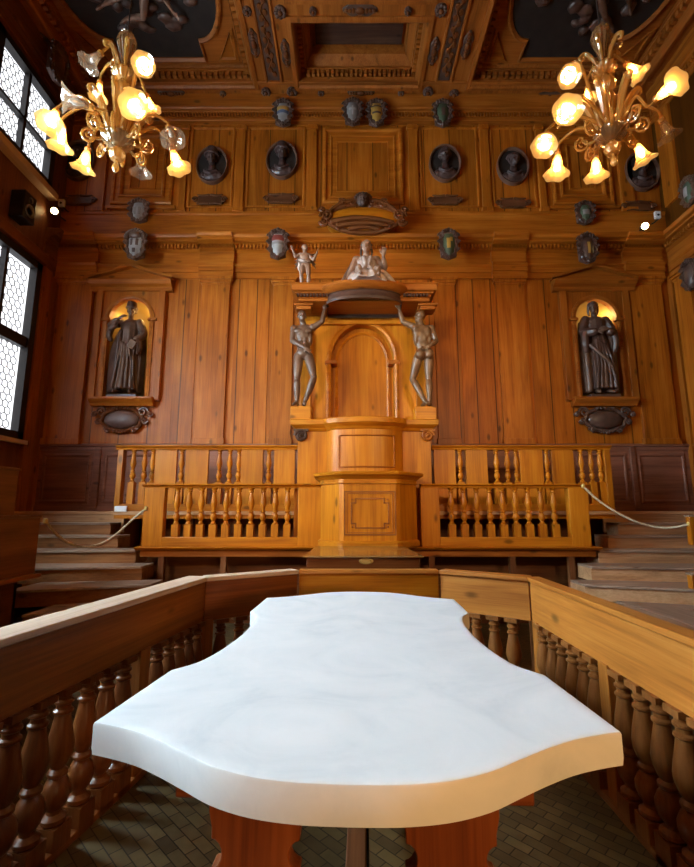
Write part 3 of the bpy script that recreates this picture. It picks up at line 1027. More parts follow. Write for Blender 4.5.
# ---------------------------------------------------------------- the pulpit
PX = 0.265
PF = 5.40                       # front of the lower desk
pu = thing('pulpit', 'tall honey wood pulpit with two desks, arched back and heavy canopy', 'pulpit', (PX, 6.3, 0))
HZ, HX = wood('honey', 'z'), wood('honey', 'x')
zc0, zc1 = Z_(476.5, PF), Z_(471.5, PF)      # lower cornice
zb = Z_(542, PF)
zu0, zu1 = Z_(428, 6.15), Z_(418, 6.15)      # upper cornice
hw = 0.305
low = [(PX - hw, PF), (PX + hw, PF), (PX + hw + 0.05, PF + 0.03), (PX + 0.585, 5.72), (PX + 0.60, 6.2), (PX - 0.60, 6.2), (PX - 0.585, 5.72), (PX - hw - 0.05, PF + 0.03)]


def grow(poly, d):
    out = []
    n = len(poly)
    for i in range(n):
        a, b, c = Vector(poly[i - 1]), Vector(poly[i]), Vector(poly[(i + 1) % n])
        n1 = Vector(((b - a).y, -(b - a).x)).normalized()
        n2 = Vector(((c - b).y, -(c - b).x)).normalized()
        nn = (n1 + n2).normalized()
        out.append(tuple(b + nn * (d / max(0.4, nn.dot(n1)))))
    return out


MB().prism(low, 'z', bz0 + 0.002, zc0 - 0.02).build('lower_desk', HZ, pu, smooth=0.3, bevel=0.004)
m = MB()
m.loft([[(*p, z) for p in grow(low, d)] for d, z in ((0.004, zc0 - 0.085), (0.018, zc0 - 0.08), (0.018, zc0 - 0.065), (0.006, zc0 - 0.06), (0.006, zc0 - 0.03), (0.03, zc0 - 0.015), (0.045, zc0), (0.085, zc0 + 0.02), (0.095, zc1 - 0.012), (0.085, zc1), (0.0, zc1 + 0.004))])
m.build('lower_cornice', HX, pu, smooth=0.3)
MB().loft([[(*p, z) for p in grow(low, d)] for d, z in ((0.03, zb - 0.06), (0.03, zb - 0.01), (0.015, zb), (0.0, zb + 0.01))]).build('base_moulding', HX, pu, smooth=0.3)
# inlaid dark lines on the front of the lower desk
m = MB()


def line_rect(m, x0, x1, z0, z1, w, y, d=0.006):
    m.box(x0, x1, y - d, y + 0.002, z0, z0 + w).box(x0, x1, y - d, y + 0.002, z1 - w, z1)
    m.box(x0, x0 + w, y - d, y + 0.002, z0 + w, z1 - w).box(x1 - w, x1, y - d, y + 0.002, z0 + w, z1 - w)


def pz(y): return Z_(y, PF)
line_rect(m, PX - 0.30, PX + 0.30, pz(535.5), pz(491), 0.016, PF)
line_rect(m, PX - 0.265, PX + 0.265, pz(533), pz(493.3), 0.007, PF)
ox, oz0, oz1, nt_ = 0.215, pz(528), pz(498.5), 0.05
pts = [(-ox + nt_, oz0), (ox - nt_, oz0), (ox - nt_, oz0 + nt_), (ox, oz0 + nt_), (ox, oz1 - nt_), (ox - nt_, oz1 - nt_), (ox - nt_, oz1), (-ox + nt_, oz1), (-ox + nt_, oz1 - nt_), (-ox, oz1 - nt_), (-ox, oz0 + nt_), (-ox + nt_, oz0 + nt_)]
for i in range(len(pts)):
    (a, b), (c, d) = pts[i], pts[(i + 1) % len(pts)]
    m.box(PX + min(a, c) - 0.008, PX + max(a, c) + 0.008, PF - 0.007, PF + 0.002, min(b, d) - 0.008, max(b, d) + 0.008)
for a in (-1, 1):
    for zz in (oz0 + 0.01, oz1 - 0.01):
        m.ell((PX + a * (ox - 0.012), PF - 0.002, zz), (0.012, 0.008, 0.012), sub=1)
m.build('inlay_lines', wood('rail', 'x'), pu, smooth=0)

# upper desk with a bowed front
UY = 6.32


def bow(dx, sag, yb, n=16, x0=-0.53, x1=0.51):
    # plan of the bow-fronted middle, between x0 and x1
    pts = []
    for k in range(n + 1):
        t = k / n
        x = x0 + (x1 - x0) * t
        pts.append((PX - 0.01 + x, yb - sag * (1 - (2 * t - 1) ** 2) ** 0.6))
    return pts


up = [(PX - 0.945, UY + 0.9), (PX - 0.945, UY)] + bow(0, 0.20, UY - 0.02) + [(PX + 0.895, UY), (PX + 0.895, UY + 0.9)]
up = list(up)
m = MB()
m.prism([(PX - 0.945, UY), (PX - 0.53, UY), (PX - 0.53, UY + 0.85), (PX - 0.945, UY + 0.85)], 'z', GZ + 0.003, zu0)
m.build('side_pier', HZ, pu, bevel=0.005)
m = MB()
m.prism([(PX + 0.50, UY), (PX + 0.895, UY), (PX + 0.895, UY + 0.85), (PX + 0.50, UY + 0.85)], 'z', GZ + 0.003, zu0)
m.build('side_pier', HZ, pu, bevel=0.005)
MB().prism(bow(0, 0.20, UY - 0.02) + [(PX + 0.50, UY + 0.3), (PX - 0.54, UY + 0.3)], 'z', zc0, zu0).build('upper_desk', HZ, pu, smooth=0.5)
# raised panel border on the bow
m = MB()
pb = bow(0, 0.20, UY - 0.02, 24)
z0p, z1p = Z_(467, 6.15), Z_(435.5, 6.15)
inner = [p for p in pb if PX - 0.40 <= p[0] <= PX + 0.38]
for zz in (z0p, z1p):
    m.tube([(x, y - 0.004, zz) for x, y in inner], 0.011, 6)
for p in (inner[0], inner[-1]):
    m.tube([(p[0], p[1] - 0.004, z0p), (p[0], p[1] - 0.004, z1p)], 0.011, 6)
m.build('panel_moulding', wood('trim', 'x'), pu)
m = MB()
m.loft([[(*p, z) for p in grow(up, d)] for d, z in ((0.0, zu0 - 0.02), (0.02, zu0), (0.03, zu0 + 0.02), (0.075, zu0 + 0.05), (0.095, zu0 + 0.065), (0.10, zu1 - 0.012), (0.09, zu1), (0.0, zu1 + 0.003))])
m.build('upper_cornice', HX, pu, smooth=0.35)
for s, xx in ((-1, PX - 0.90), (1, PX + 0.85)):
    m = MB()
    Zs = Z_(435.5, 6.28)
    sp = []
    for k in range(34):
        t = k / 33 * 3.6 * PI
        rr = 0.085 * (1 - k / 40)
        sp.append((xx + s * rr * math.cos(t), UY - 0.035, Zs + rr * math.sin(t) * 0.95))
    m.tube(sp, [0.026 - 0.0004 * k for k in range(34)], 7)
    m.ell((xx, UY - 0.02, Zs), (0.085, 0.022, 0.08))
    m.ell((xx, UY - 0.045, Zs), (0.022, 0.03, 0.022))
    m.box(xx - 0.10, xx + 0.10, UY - 0.05, UY + 0.02, Zs + 0.06, zu0 + 0.01)
    m.build('scroll_bracket', wood('carve', 'z') if s < 0 else wood('trim', 'z'), pu)
# side wings that close the pulpit down to the lecture platform
for a, b in ((PX - 0.945, PX - 0.60), (PX + 0.60, PX + 0.895)):
    MB().box(a, b, BY + 0.10, BY + 0.16, bz0 + 0.003, zc0 - 0.10).build('wing_panel', HZ, pu, bevel=0.004)
    MB().box(a, b, BY + 0.16, UY + 0.02, zc0 - 0.16, zc0 - 0.12).build('wing_shelf', HX, pu, bevel=0.004)

# arched back of the pulpit
KY = 6.75
za, zs_ = Z_(325, KY), Z_(361, KY)
ax0, ax1 = X_(331, 370, KY), X_(394, 370, KY)
ac, ar = (ax0 + ax1) / 2, (ax1 - ax0) / 2
sx0, sx1 = X_(301, 370, KY), X_(426, 370, KY)
ctop = Z_(300, 6.2)
m = MB()
m.box(sx0, ax0, KY, KY + 0.2, zu1 - 0.6, ctop).box(ax1, sx1, KY, KY + 0.2, zu1 - 0.6, ctop)
m.prism([(ax1, ctop), (ax0, ctop)] + arc(ac, zs_, ar, PI, 0, 20, za - zs_), 'y', KY, KY + 0.2)
m.build('arched_back', HZ, pu)
MB().box(ax0 - 0.02, ax1 + 0.02, KY + 0.13, KY + 0.17, zu1 - 0.6, za + 0.05).build('recess_panel', HZ, pu)


def arch_moulding(m, cx, r, rz, zsp, zb_, y, w, d):
    path = [(cx - r, zb_)] + arc(cx, zsp, r, PI, 0, 24, rz) + [(cx + r, zb_)]
    path2 = [(cx - r - w, zb_)] + arc(cx, zsp, r + w, PI, 0, 24, rz + w) + [(cx + r + w, zb_)]
    pm = [((a[0] + b[0]) / 2, (a[1] + b[1]) / 2) for a, b in zip(path, path2)]
    strips = [path, path, pm, path2, path2]
    ys = [y + 0.01, y - d * 0.6, y - d, y - d * 0.7, y + 0.01]
    m.loft([[(p[0], yy, p[1]) for p in s] for s, yy in zip(strips, ys)], caps=False, closed=False)
    return m


arch_moulding(MB(), ac, ar, za - zs_, zs_, zu1, KY, 0.07, 0.045).build('arch_moulding', wood('honey', 'x'), pu, smooth=0.5)
arch_moulding(MB(), ac, ar * 0.78, (za - zs_) * 0.80, zs_, zu1, KY + 0.13, 0.045, 0.03).build('inner_arch_moulding', wood('honey', 'x'), pu, smooth=0.5)
for s in (-1, 1):
    xa = ac + s * (ar + 0.0)
    MB().box(xa - 0.09, xa + 0.09, KY - 0.055, KY + 0.12, zs_ - 0.06, zs_).build('impost', wood('trim', 'x'), pu, bevel=0.008)
    xs_ = sx0 if s < 0 else sx1
    MB().box(xs_ - 0.16 * (s > 0), xs_ + 0.16 * (s < 0), KY - 0.05, KY + 0.01, zu1, ctop - 0.12).build('back_pilaster', HZ, pu, bevel=0.006)
MB().box(sx0, sx1, KY - 0.07, KY, ctop - 0.16, ctop - 0.10).build('frieze_band', HX, pu, bevel=0.01)

# canopy
CY = 6.20
cz0, cz1 = Z_(300.5, CY), Z_(285.5, CY)
cl, cr = X_(293, 292, CY) + 0.06, X_(435, 292, CY) - 0.06
plan = [(cl, YB - 0.06), (cl, CY)] + [(PX - 0.02 + t, CY) for t in (-0.5, 0.5)] + [(cr, CY), (cr, YB - 0.06)]
m = MB()
m.loft([[(*p, z) for p in grow(plan, d)] for d, z in ((-0.02, cz0), (-0.02, cz0 + 0.04), (0.0, cz0 + 0.05), (0.0, cz0 + 0.09), (0.03, cz0 + 0.10), (0.03, cz0 + 0.115), (0.07, cz0 + 0.13), (0.075, cz1 - 0.02), (0.095, cz1 - 0.008), (0.095, cz1), (0.0, cz1 + 0.01))])
m.build('canopy_entablature', wood('trim', 'x'), pu, smooth=0.3)
m = MB()
x = cl
while x < cr - 0.03:
    if not (PX - 0.56 < x < PX + 0.50):
        m.box(x, x + 0.026, CY - 0.045, CY + 0.01, cz0 + 0.052, cz0 + 0.088)
    x += 0.046
m.build('dentil_row', wood('carve', 'x'), pu, smooth=0)
# bowed middle of the canopy: dark hollow frieze under a wide lip
zb0, zb1 = Z_(297.5, 6.0), Z_(280.5, 5.95)
bp = bow(0, 0.24, CY + 0.02, 20, -0.57, 0.55)
bp = bp + [(PX + 0.54, CY + 0.5), (PX - 0.58, CY + 0.5)]
m = MB()
m.loft([[(*p, z) for p in grow(bp, d)] for d, z in ((-0.03, cz0 + 0.01), (-0.02, zb0), (-0.015, zb0 + 0.04), (-0.03, zb0 + 0.07), (-0.03, zb0 + 0.12), (-0.01, zb0 + 0.135))])
m.build('bowed_frieze', wood('carve', 'x'), pu, smooth=0.5)
m = MB()
m.loft([[(*p, z) for p in grow(bp, d)] for d, z in ((-0.02, zb0 + 0.13), (0.02, zb0 + 0.14), (0.07, zb0 + 0.17), (0.09, zb1 - 0.03), (0.085, zb1), (0.0, zb1 + 0.02))])
m.build('bowed_cornice', wood('trim', 'x'), pu, smooth=0.5)
for xx in (X_(304, 305, 6.36), X_(427, 305, 6.36)):
    m = MB().box(xx - 0.11, xx + 0.11, 6.30, 6.52, cz0 - 0.085, cz0)
    m.box(xx - 0.14, xx + 0.14, 6.27, 6.55, cz0 - 0.035, cz0)
    m.build('console_block', wood('trim', 'x'), pu, bevel=0.01)
for xx in (X_(301.5, 412, 6.38), X_(424.5, 412, 6.38)):
    m = MB().box(xx - 0.145, xx + 0.145, 6.26, 6.52, zu1, Z_(408, 6.38))
    m.build('figure_pedestal', HX, pu, bevel=0.01)

# low case in front of the pulpit with a polished top and a brass plate
dc = thing('display_case', 'low wooden case with polished top and brass plate in front of the pulpit', 'case', (0.15, 4.75, 0))
ct_ = Z_(556, 4.2)
MB().prism([(-0.36, 4.24), (0.65, 4.24), (0.62, 5.32), (-0.33, 5.32)], 'z', 0, ct_ - 0.018).build('body', wood('turn', 'x'), dc, bevel=0.005)
gm, nt, b = new_mat('polished_top')
b.inputs['Base Color'].default_value = (0.24, 0.115, 0.030, 1); b.inputs['Roughness'].default_value = 0.10
MB().prism([(-0.39, 4.20), (0.68, 4.20), (0.64, 5.35), (-0.35, 5.35)], 'z', ct_ - 0.018, ct_).build('polished_top', gm, dc, bevel=0.006)
m = MB()
m.loft([[(0.17 + r * math.cos(t), y, Z_(561.6, 4.2) + 0.42 * r * math.sin(t)) for t in [k * PI / 12 for k in range(24)]] for r, y in ((0.065, 4.241), (0.065, 4.232), (0.045, 4.228), (0.04, 4.232), (0.01, 4.232))])
m.build('brass_plate', M['brass'], dc)

# ---------------------------------------------------------------- carved figures
V = Vector


def hand(m, w, d, pn, curl=0.5, s=1.0):
    """palm, four unequal bent fingers and a thumb"""
    d = V(d).normalized(); pn = V(pn)
    pn = (pn - d * pn.dot(d)).normalized()
    sd = d.cross(pn).normalized()
    rot = Matrix((sd, pn, d)).transposed()
    w = V(w)
    m.limb([w - d * 0.02, w + d * 0.035], [0.026 * s, 0.030 * s], 8)
    m.ell(w + d * 0.052 * s, (0.042 * s, 0.019 * s, 0.052 * s), rot)
    for off, ln in ((-0.031, 0.072), (-0.0105, 0.086), (0.0105, 0.080), (0.031, 0.060)):
        b = w + d * 0.090 * s + sd * off * s
        k1 = b + (d * math.cos(curl * 0.5) + pn * math.sin(curl * 0.5)) * ln * 0.45 * s
        k2 = k1 + (d * math.cos(curl * 1.3) + pn * math.sin(curl * 1.3)) * ln * 0.55 * s
        m.limb([b - d * 0.02 * s, b, k1, k2], [0.0105 * s, 0.0105 * s, 0.0098 * s, 0.0080 * s], 7)
    b = w + d * 0.03 * s - sd * 0.036 * s
    t1 = b + (d * 0.75 - sd * 0.6 + pn * 0.25).normalized() * 0.038 * s
    t2 = t1 + (d * 0.9 - sd * 0.15 + pn * 0.4).normalized() * 0.034 * s
    m.limb([b + sd * 0.012 * s, t1, t2], [0.014 * s, 0.0125 * s, 0.0095 * s], 7)


def head(m, c, f, up=(0, 0, 1), hair=True):
    f = V(f).normalized(); up = V(up)
    up = (up - f * up.dot(f)).normalized()
    r = f.cross(up).normalized()
    rot = Matrix((r, f, up)).transposed()
    c = V(c)
    P = lambda x, y, z: c + r * x + f * y + up * z
    m.ell(P(0, -0.012, 0.035), (0.076, 0.094, 0.086), rot)
    m.ell(P(0, 0.025, -0.035), (0.060, 0.068, 0.075), rot)
    m.ell(P(0, 0.062, -0.085), (0.030, 0.026, 0.024), rot)             # chin
    m.limb([P(0, 0.088, 0.020), P(0, 0.104, -0.012), P(0, 0.108, -0.024)], [0.010, 0.014, 0.015], 7)   # nose
    m.limb([P(-0.045, 0.078, 0.030), P(0, 0.090, 0.034), P(0.045, 0.078, 0.030)], 0.011, 7)            # brow
    for s in (-1, 1):
        m.ell(P(0.032 * s, 0.076, 0.012), (0.014, 0.012, 0.009), rot, 1)      # eye
        m.ell(P(0.040 * s, 0.062, -0.028), (0.022, 0.022, 0.020), rot, 1)     # cheek
        m.ell(P(0.078 * s, -0.006, -0.005), (0.011, 0.022, 0.033), rot, 1)    # ear
    m.limb([P(-0.024, 0.082, -0.055), P(0, 0.092, -0.053), P(0.024, 0.082, -0.055)], 0.0085, 6)  # lips
    m.limb([P(-0.018, 0.082, -0.066), P(0, 0.089, -0.067), P(0.018, 0.082, -0.066)], 0.0075, 6)
    if hair:
        random.seed(3)
        for k in range(34):
            a, b = random.uniform(-PI, PI), random.uniform(0.1, 1.4)
            p = V((math.cos(a) * math.cos(b) * 0.074, math.sin(a) * math.cos(b) * 0.09 - 0.02, 0.04 + math.sin(b) * 0.082))
            if p.y > 0.055 and p.z < 0.085:
                continue
            m.ell(P(*p), 0.02, sub=1)


def body(m, J, f=(0, -1, 0), nude=True, legs=True, bulk=1.0, hair=True, arms=True):
    f = V(f)
    J = {k: (V(v) if isinstance(v, (tuple, list)) else v) for k, v in J.items()}
    b = bulk
    upv = (J['nek'] - J['pel']).normalized()
    rt = (J['shR'] - J['shL']).normalized()
    fw = upv.cross(rt).normalized()
    if fw.dot(f) < 0:
        fw = -fw
    rt = upv.cross(fw).normalized()
    rot = Matrix((rt, fw, upv)).transposed()
    pel, nek = J['pel'], J['nek']
    L = (nek - pel).length
    P = lambda t, x=0, y=0: pel + upv * (L * t) + rt * x + fw * y
    m.ell(P(0.62), (0.150 * b, 0.108 * b, 0.20), rot)
    m.ell(P(0.82), (0.165 * b, 0.090 * b, 0.10), rot)
    m.ell(P(0.30), (0.126 * b, 0.090 * b, 0.17), rot)
    m.ell(P(0.02), (0.138 * b, 0.104 * b, 0.13), rot)
    m.limb([P(0.85), nek, J['hed'] - V((0, 0, 0.05))], [0.075 * b, 0.056 * b, 0.052], 10)
    head(m, J['hed'], J.get('face', f), hair=hair)
    for s in (-1, 1):
        m.ell(P(0.76, 0.078 * s, 0.064), (0.080 * b, 0.040, 0.052), rot)      # pectorals
        m.ell(P(0.70, 0.080 * s, -0.065), (0.075 * b, 0.04, 0.11), rot)       # shoulder blades
        m.ell(P(-0.06, 0.080 * s, -0.075), (0.085 * b, 0.082, 0.092), rot)    # buttocks
        m.ell(P(0.52, 0.118 * s, 0.0), (0.045 * b, 0.08, 0.13), rot)          # flanks
        if nude:
            for t in (0.20, 0.34, 0.47):
                m.ell(P(t, 0.035 * s, 0.083 * b), (0.034, 0.020, 0.036), rot, 1)
    for s in 'LR':
        if arms:
            sh, el, wr = J['sh' + s], J['el' + s], J['wr' + s]
            m.ell(sh, 0.070 * b)
            m.limb([P(0.9), sh], [0.06, 0.058 * b], 9)
            m.limb([sh, sh.lerp(el, 0.45), el], [0.058 * b, 0.055 * b, 0.041 * b], 10)
            m.limb([el, el.lerp(wr, 0.3), wr], [0.042 * b, 0.046 * b, 0.027 * b], 10)
            hand(m, wr, J['hd' + s], J['pn' + s], J.get('curl' + s, 0.6))
        if legs:
            hi, kn, an, to = J['hi' + s], J['kn' + s], J['an' + s], J['to' + s]
            m.limb([hi, hi.lerp(kn, 0.35), kn], [0.084 * b, 0.086 * b, 0.056 * b], 12)
            m.ell(kn + fw * 0.018, 0.05 * b)
            cf = kn.lerp(an, 0.3) - fw * 0.02
            m.limb([kn, cf, an], [0.054 * b, 0.062 * b, 0.034], 12)
            m.ell(an + V((0, 0, -0.02)) - (to - an).normalized() * 0.035, (0.034, 0.036, 0.036))
            m.limb([an, an.lerp(to, 0.5) + V((0, 0, 0.006)), to], [0.037, 0.036, 0.026], 10)


def robe(m, levels, n=84):
    loops = []
    for z, cx, cy, a, b, nf, amp, ph in levels:
        l = []
        for k in range(n):
            t = 2 * PI * k / n
            w = 1 + amp * (math.sin(nf * t + ph) + 0.5 * math.sin((nf * 2 + 1) * t + ph * 1.7 + 1.0))
            l.append((cx + a * w * math.cos(t), cy + b * w * math.sin(t), z))
        loops.append(l)
    # smooth subdivision between levels
    out = []
    for i in range(len(loops) - 1):
        for j in range(4):
            s = j / 4
            s2 = s * s * (3 - 2 * s)
            out.append([tuple(V(p).lerp(V(q), s2)) for p, q in zip(loops[i], loops[i + 1])])
    out.append(loops[-1])
    m.loft(out)
    return m


def scaled(m, s, dx=(0, 0, 0), wx=1.0):
    m.bm.transform(Matrix.Translation(dx) @ Matrix.Diagonal((s * wx, s, s, 1)))
    return m


def fold(m, pts, r0, r1=None, n=7):
    m.limb(pts, [r0] + [r0 * 0.9] * (len(pts) - 2) + [r1 if r1 else r0 * 0.6], n)


# --- the two flayed figures that carry the canopy
def carrier(label, foot, s, J, f, mat):
    r = thing('carved_figure', label, 'statue', foot, 0, 'carved figures carrying the canopy')
    m = MB()
    body(m, J, f, hair=False)
    scaled(m, s)
    skin_obj('figure', m, mat, r, 0.0085, 2)
    return r


fz = Z_(408, 6.38)
sc1 = (Z_(311, 6.38) - fz) / 1.76
JL = dict(pel=(0.015, 0.0, 0.97), nek=(0.0, 0.01, 1.49), hed=(-0.025, -0.02, 1.645), face=(0.25, -0.95, 0.1),
          shL=(-0.165, 0.0, 1.425), elL=(-0.185, -0.06, 1.18), wrL=(0.03, -0.17, 1.03), hdL=(0.8, -0.2, -0.55), pnL=(0.2, 0.6, -0.4),
          shR=(0.165, 0.0, 1.45), elR=(0.335, -0.04, 1.545), wrR=(0.375, -0.02, 1.78), hdR=(0.03, 0.0, 1.0), pnR=(0, 0.5, 0.2), curlR=0.9,
          hiL=(-0.075, 0.0, 0.93), knL=(-0.095, -0.03, 0.50), anL=(-0.095, 0.02, 0.085), toL=(-0.13, -0.15, 0.03),
          hiR=(0.098, 0.0, 0.93), knR=(0.205, -0.11, 0.51), anR=(0.03, 0.03, 0.085), toR=(0.06, -0.13, 0.03))
carrier('carved flayed man left of the pulpit arch, one arm raised to the canopy', (X_(302, 408, 6.38), 6.38, fz), sc1, JL, (0, -1, 0), M['lime'])
JR = dict(pel=(-0.005, 0.0, 0.97), nek=(-0.04, 0.0, 1.50), hed=(-0.055, 0.01, 1.65), face=(-0.55, 0.8, 0.0),
          shL=(-0.175, 0.0, 1.47), elL=(-0.355, 0.02, 1.565), wrL=(-0.41, 0.0, 1.78), hdL=(-0.03, 0, 1.0), pnL=(0, -0.5, 0.2), curlL=0.9,
          shR=(0.145, 0.0, 1.43), elR=(0.215, -0.04, 1.18), wrR=(0.085, -0.16, 1.06), hdR=(-0.8, 0.1, -0.3), pnR=(0, -0.7, 0.3),
          hiL=(-0.092, 0.0, 0.93), knL=(-0.195, 0.10, 0.53), anL=(0.0, -0.03, 0.085), toL=(-0.06, 0.13, 0.03),
          hiR=(0.085, 0.0, 0.93), knR=(0.075, 0.02, 0.50), anR=(0.065, -0.02, 0.085), toR=(0.11, 0.15, 0.03))
carrier('carved flayed man right of the pulpit arch seen from behind, arm raised', (X_(425.5, 408, 6.38), 6.38, fz), sc1, JR, (0, 1, 0), plain('brown_limewood', (0.16, 0.078, 0.034), 0.38, 0.0, 0.35, 9.0))

# --- seated woman on the canopy
tz = zb1 + 0.0
r = thing('seated_figure', 'carved seated woman in pale robes on top of the pulpit canopy', 'statue', (X_(366.5, 270, 6.25), 6.25, tz))
sw = 0.90
J = dict(pel=(0, 0.05, 0.16), nek=(0, 0.02, 0.60), hed=(0.0, -0.01, 0.745), face=(-0.25, -0.95, -0.05),
         shL=(-0.165, 0.02, 0.545), elL=(-0.25, -0.05, 0.32), wrL=(-0.31, -0.12, 0.14), hdL=(-0.3, -0.4, -0.7), pnL=(0.3, -0.3, -0.2),
         shR=(0.165, 0.02, 0.545), elR=(0.30, -0.02, 0.38), wrR=(0.26, -0.18, 0.50), hdR=(0.1, -0.3, 0.9), pnR=(0, -0.9, 0.1), curlR=1.4,
         hiL=(-0.09, 0, 0.13), knL=(-0.14, -0.36, 0.20), anL=(-0.10, -0.40, 0.05), toL=(-0.11, -0.52, 0.03),
         hiR=(0.09, 0, 0.13), knR=(0.15, -0.36, 0.18), anR=(0.14, -0.36, 0.05), toR=(0.16, -0.5, 0.03))
m = MB(); body(m, J, nude=False); scaled(m, sw)
skin_obj('figure', m, M['pale'], r, 0.0075, 2)
m = MB()
robe(m, [(-0.02, 0.0, -0.12, 0.34, 0.40, 9, 0.06, 0.3), (0.07, 0.0, -0.12, 0.31, 0.37, 9, 0.06, 0.5), (0.18, 0.0, -0.08, 0.235, 0.29, 9, 0.06, 0.8), (0.28, 0.0, 0.0, 0.17, 0.155, 9, 0.04, 1.0), (0.38, 0, 0.02, 0.16, 0.14, 9, 0.04, 1.3), (0.48, 0, 0.02, 0.172, 0.13, 9, 0.03, 1.5), (0.55, 0, 0.02, 0.15, 0.10, 9, 0.02, 1.6)])
fold(m, [(-0.05, -0.14, 0.50), (-0.02, -0.17, 0.36), (-0.05, -0.28, 0.22), (-0.08, -0.48, 0.02)], 0.035)
fold(m, [(0.06, -0.13, 0.50), (0.03, -0.17, 0.34), (0.06, -0.30, 0.22), (0.10, -0.50, 0.0)], 0.035)
fold(m, [(0.12, -0.05, 0.30), (0.24, -0.12, 0.26), (0.34, -0.20, 0.12), (0.42, -0.22, 0.02)], 0.05)
fold(m, [(-0.12, -0.05, 0.30), (-0.20, -0.16, 0.22), (-0.26, -0.26, 0.08), (-0.28, -0.34, 0.0)], 0.045)
scaled(m, sw)
skin_obj('robe', m, M['cloth'], r, 0.009, 1)
m = MB()
fold(m, [(-0.19, 0.05, 0.52), (-0.27, 0.02, 0.36), (-0.35, -0.06, 0.16), (-0.40, -0.10, 0.0)], 0.055, 0.075)
fold(m, [(-0.16, 0.10, 0.50), (-0.27, 0.10, 0.30), (-0.33, 0.06, 0.02)], 0.05, 0.07)
fold(m, [(0.17, 0.08, 0.52), (0.30, 0.06, 0.34), (0.40, 0.0, 0.16), (0.50, -0.05, 0.02)], 0.05, 0.06)
scaled(m, sw)
skin_obj('mantle', m, M['lime'], r, 0.009, 1)
m = MB()
for k in range(26):
    a = k * 2.4
    b = 0.2 + (k % 5) * 0.25
    m.ell((0.082 * math.cos(a) * math.cos(b), 0.02 + 0.095 * math.sin(a) * math.cos(b) * (1 if math.sin(a) > 0 else 0.35), 0.79 + 0.08 * math.sin(b)), 0.026, sub=1)
for s_ in (-1, 1):
    fold(m, [(0.075 * s_, 0.02, 0.76), (0.09 * s_, 0.02, 0.68), (0.08 * s_, 0.03, 0.60)], 0.024)
scaled(m, sw)
skin_obj('hair', m, M['bronze'], r, 0.009, 1)

# --- small winged child at the canopy's left end
pz_ = cz1
r = thing('cherub_figure', 'small carved cherub standing at the left end of the pulpit canopy', 'statue', (X_(304.5, 275, 6.3), 6.3, pz_))
sp_ = 0.43
J = dict(pel=(0.03, 0, 0.86), nek=(0.0, 0.0, 1.30), hed=(0.0, -0.02, 1.47), face=(0.5, -0.85, 0.1),
         shL=(-0.16, 0, 1.24), elL=(-0.32, -0.05, 1.15), wrL=(-0.40, -0.10, 1.36), hdL=(-0.3, -0.2, 0.8), pnL=(0, -0.8, 0),
         shR=(0.16, 0, 1.22), elR=(0.30, -0.06, 1.02), wrR=(0.42, -0.16, 1.22), hdR=(0.4, -0.3, 0.7), pnR=(-0.4, 0, 0.2),
         hiL=(-0.06, 0, 0.82), knL=(-0.10, -0.12, 0.46), anL=(-0.08, 0.0, 0.085), toL=(-0.12, -0.15, 0.03),
         hiR=(0.10, 0, 0.82), knR=(0.14, -0.06, 0.45), anR=(0.12, 0.05, 0.085), toR=(0.15, -0.12, 0.03))
m = MB(); body(m, J, bulk=1.22)
m.ell((0.0, -0.02, 1.50), (0.11, 0.12, 0.125))
scaled(m, sp_)
skin_obj('figure', m, M['pale'], r, 0.006, 2)
m = MB()
for s_ in (-1, 1):
    for k in range(5):
        fold(m, [(0.06 * s_, 0.12, 1.25 - 0.03 * k), (0.22 * s_, 0.2, 1.36 - 0.07 * k), (0.36 * s_, 0.22, 1.42 - 0.14 * k)], 0.045, 0.02)
scaled(m, sp_)
skin_obj('wings', m, M['lime'], r, 0.008, 1)
m = MB()
fold(m, [(-0.16, -0.08, 1.0), (0.0, -0.16, 0.93), (0.18, -0.08, 0.97)], 0.06)
fold(m, [(-0.17, 0.02, 0.98), (-0.2, 0.05, 0.8), (-0.16, 0.02, 0.65)], 0.06, 0.04)
fold(m, [(0.15, 0.06, 0.98), (0.0, 0.12, 0.95), (-0.16, 0.06, 0.98)], 0.06)
scaled(m, sp_)
skin_obj('sash', m, M['cloth'], r, 0.008, 1)


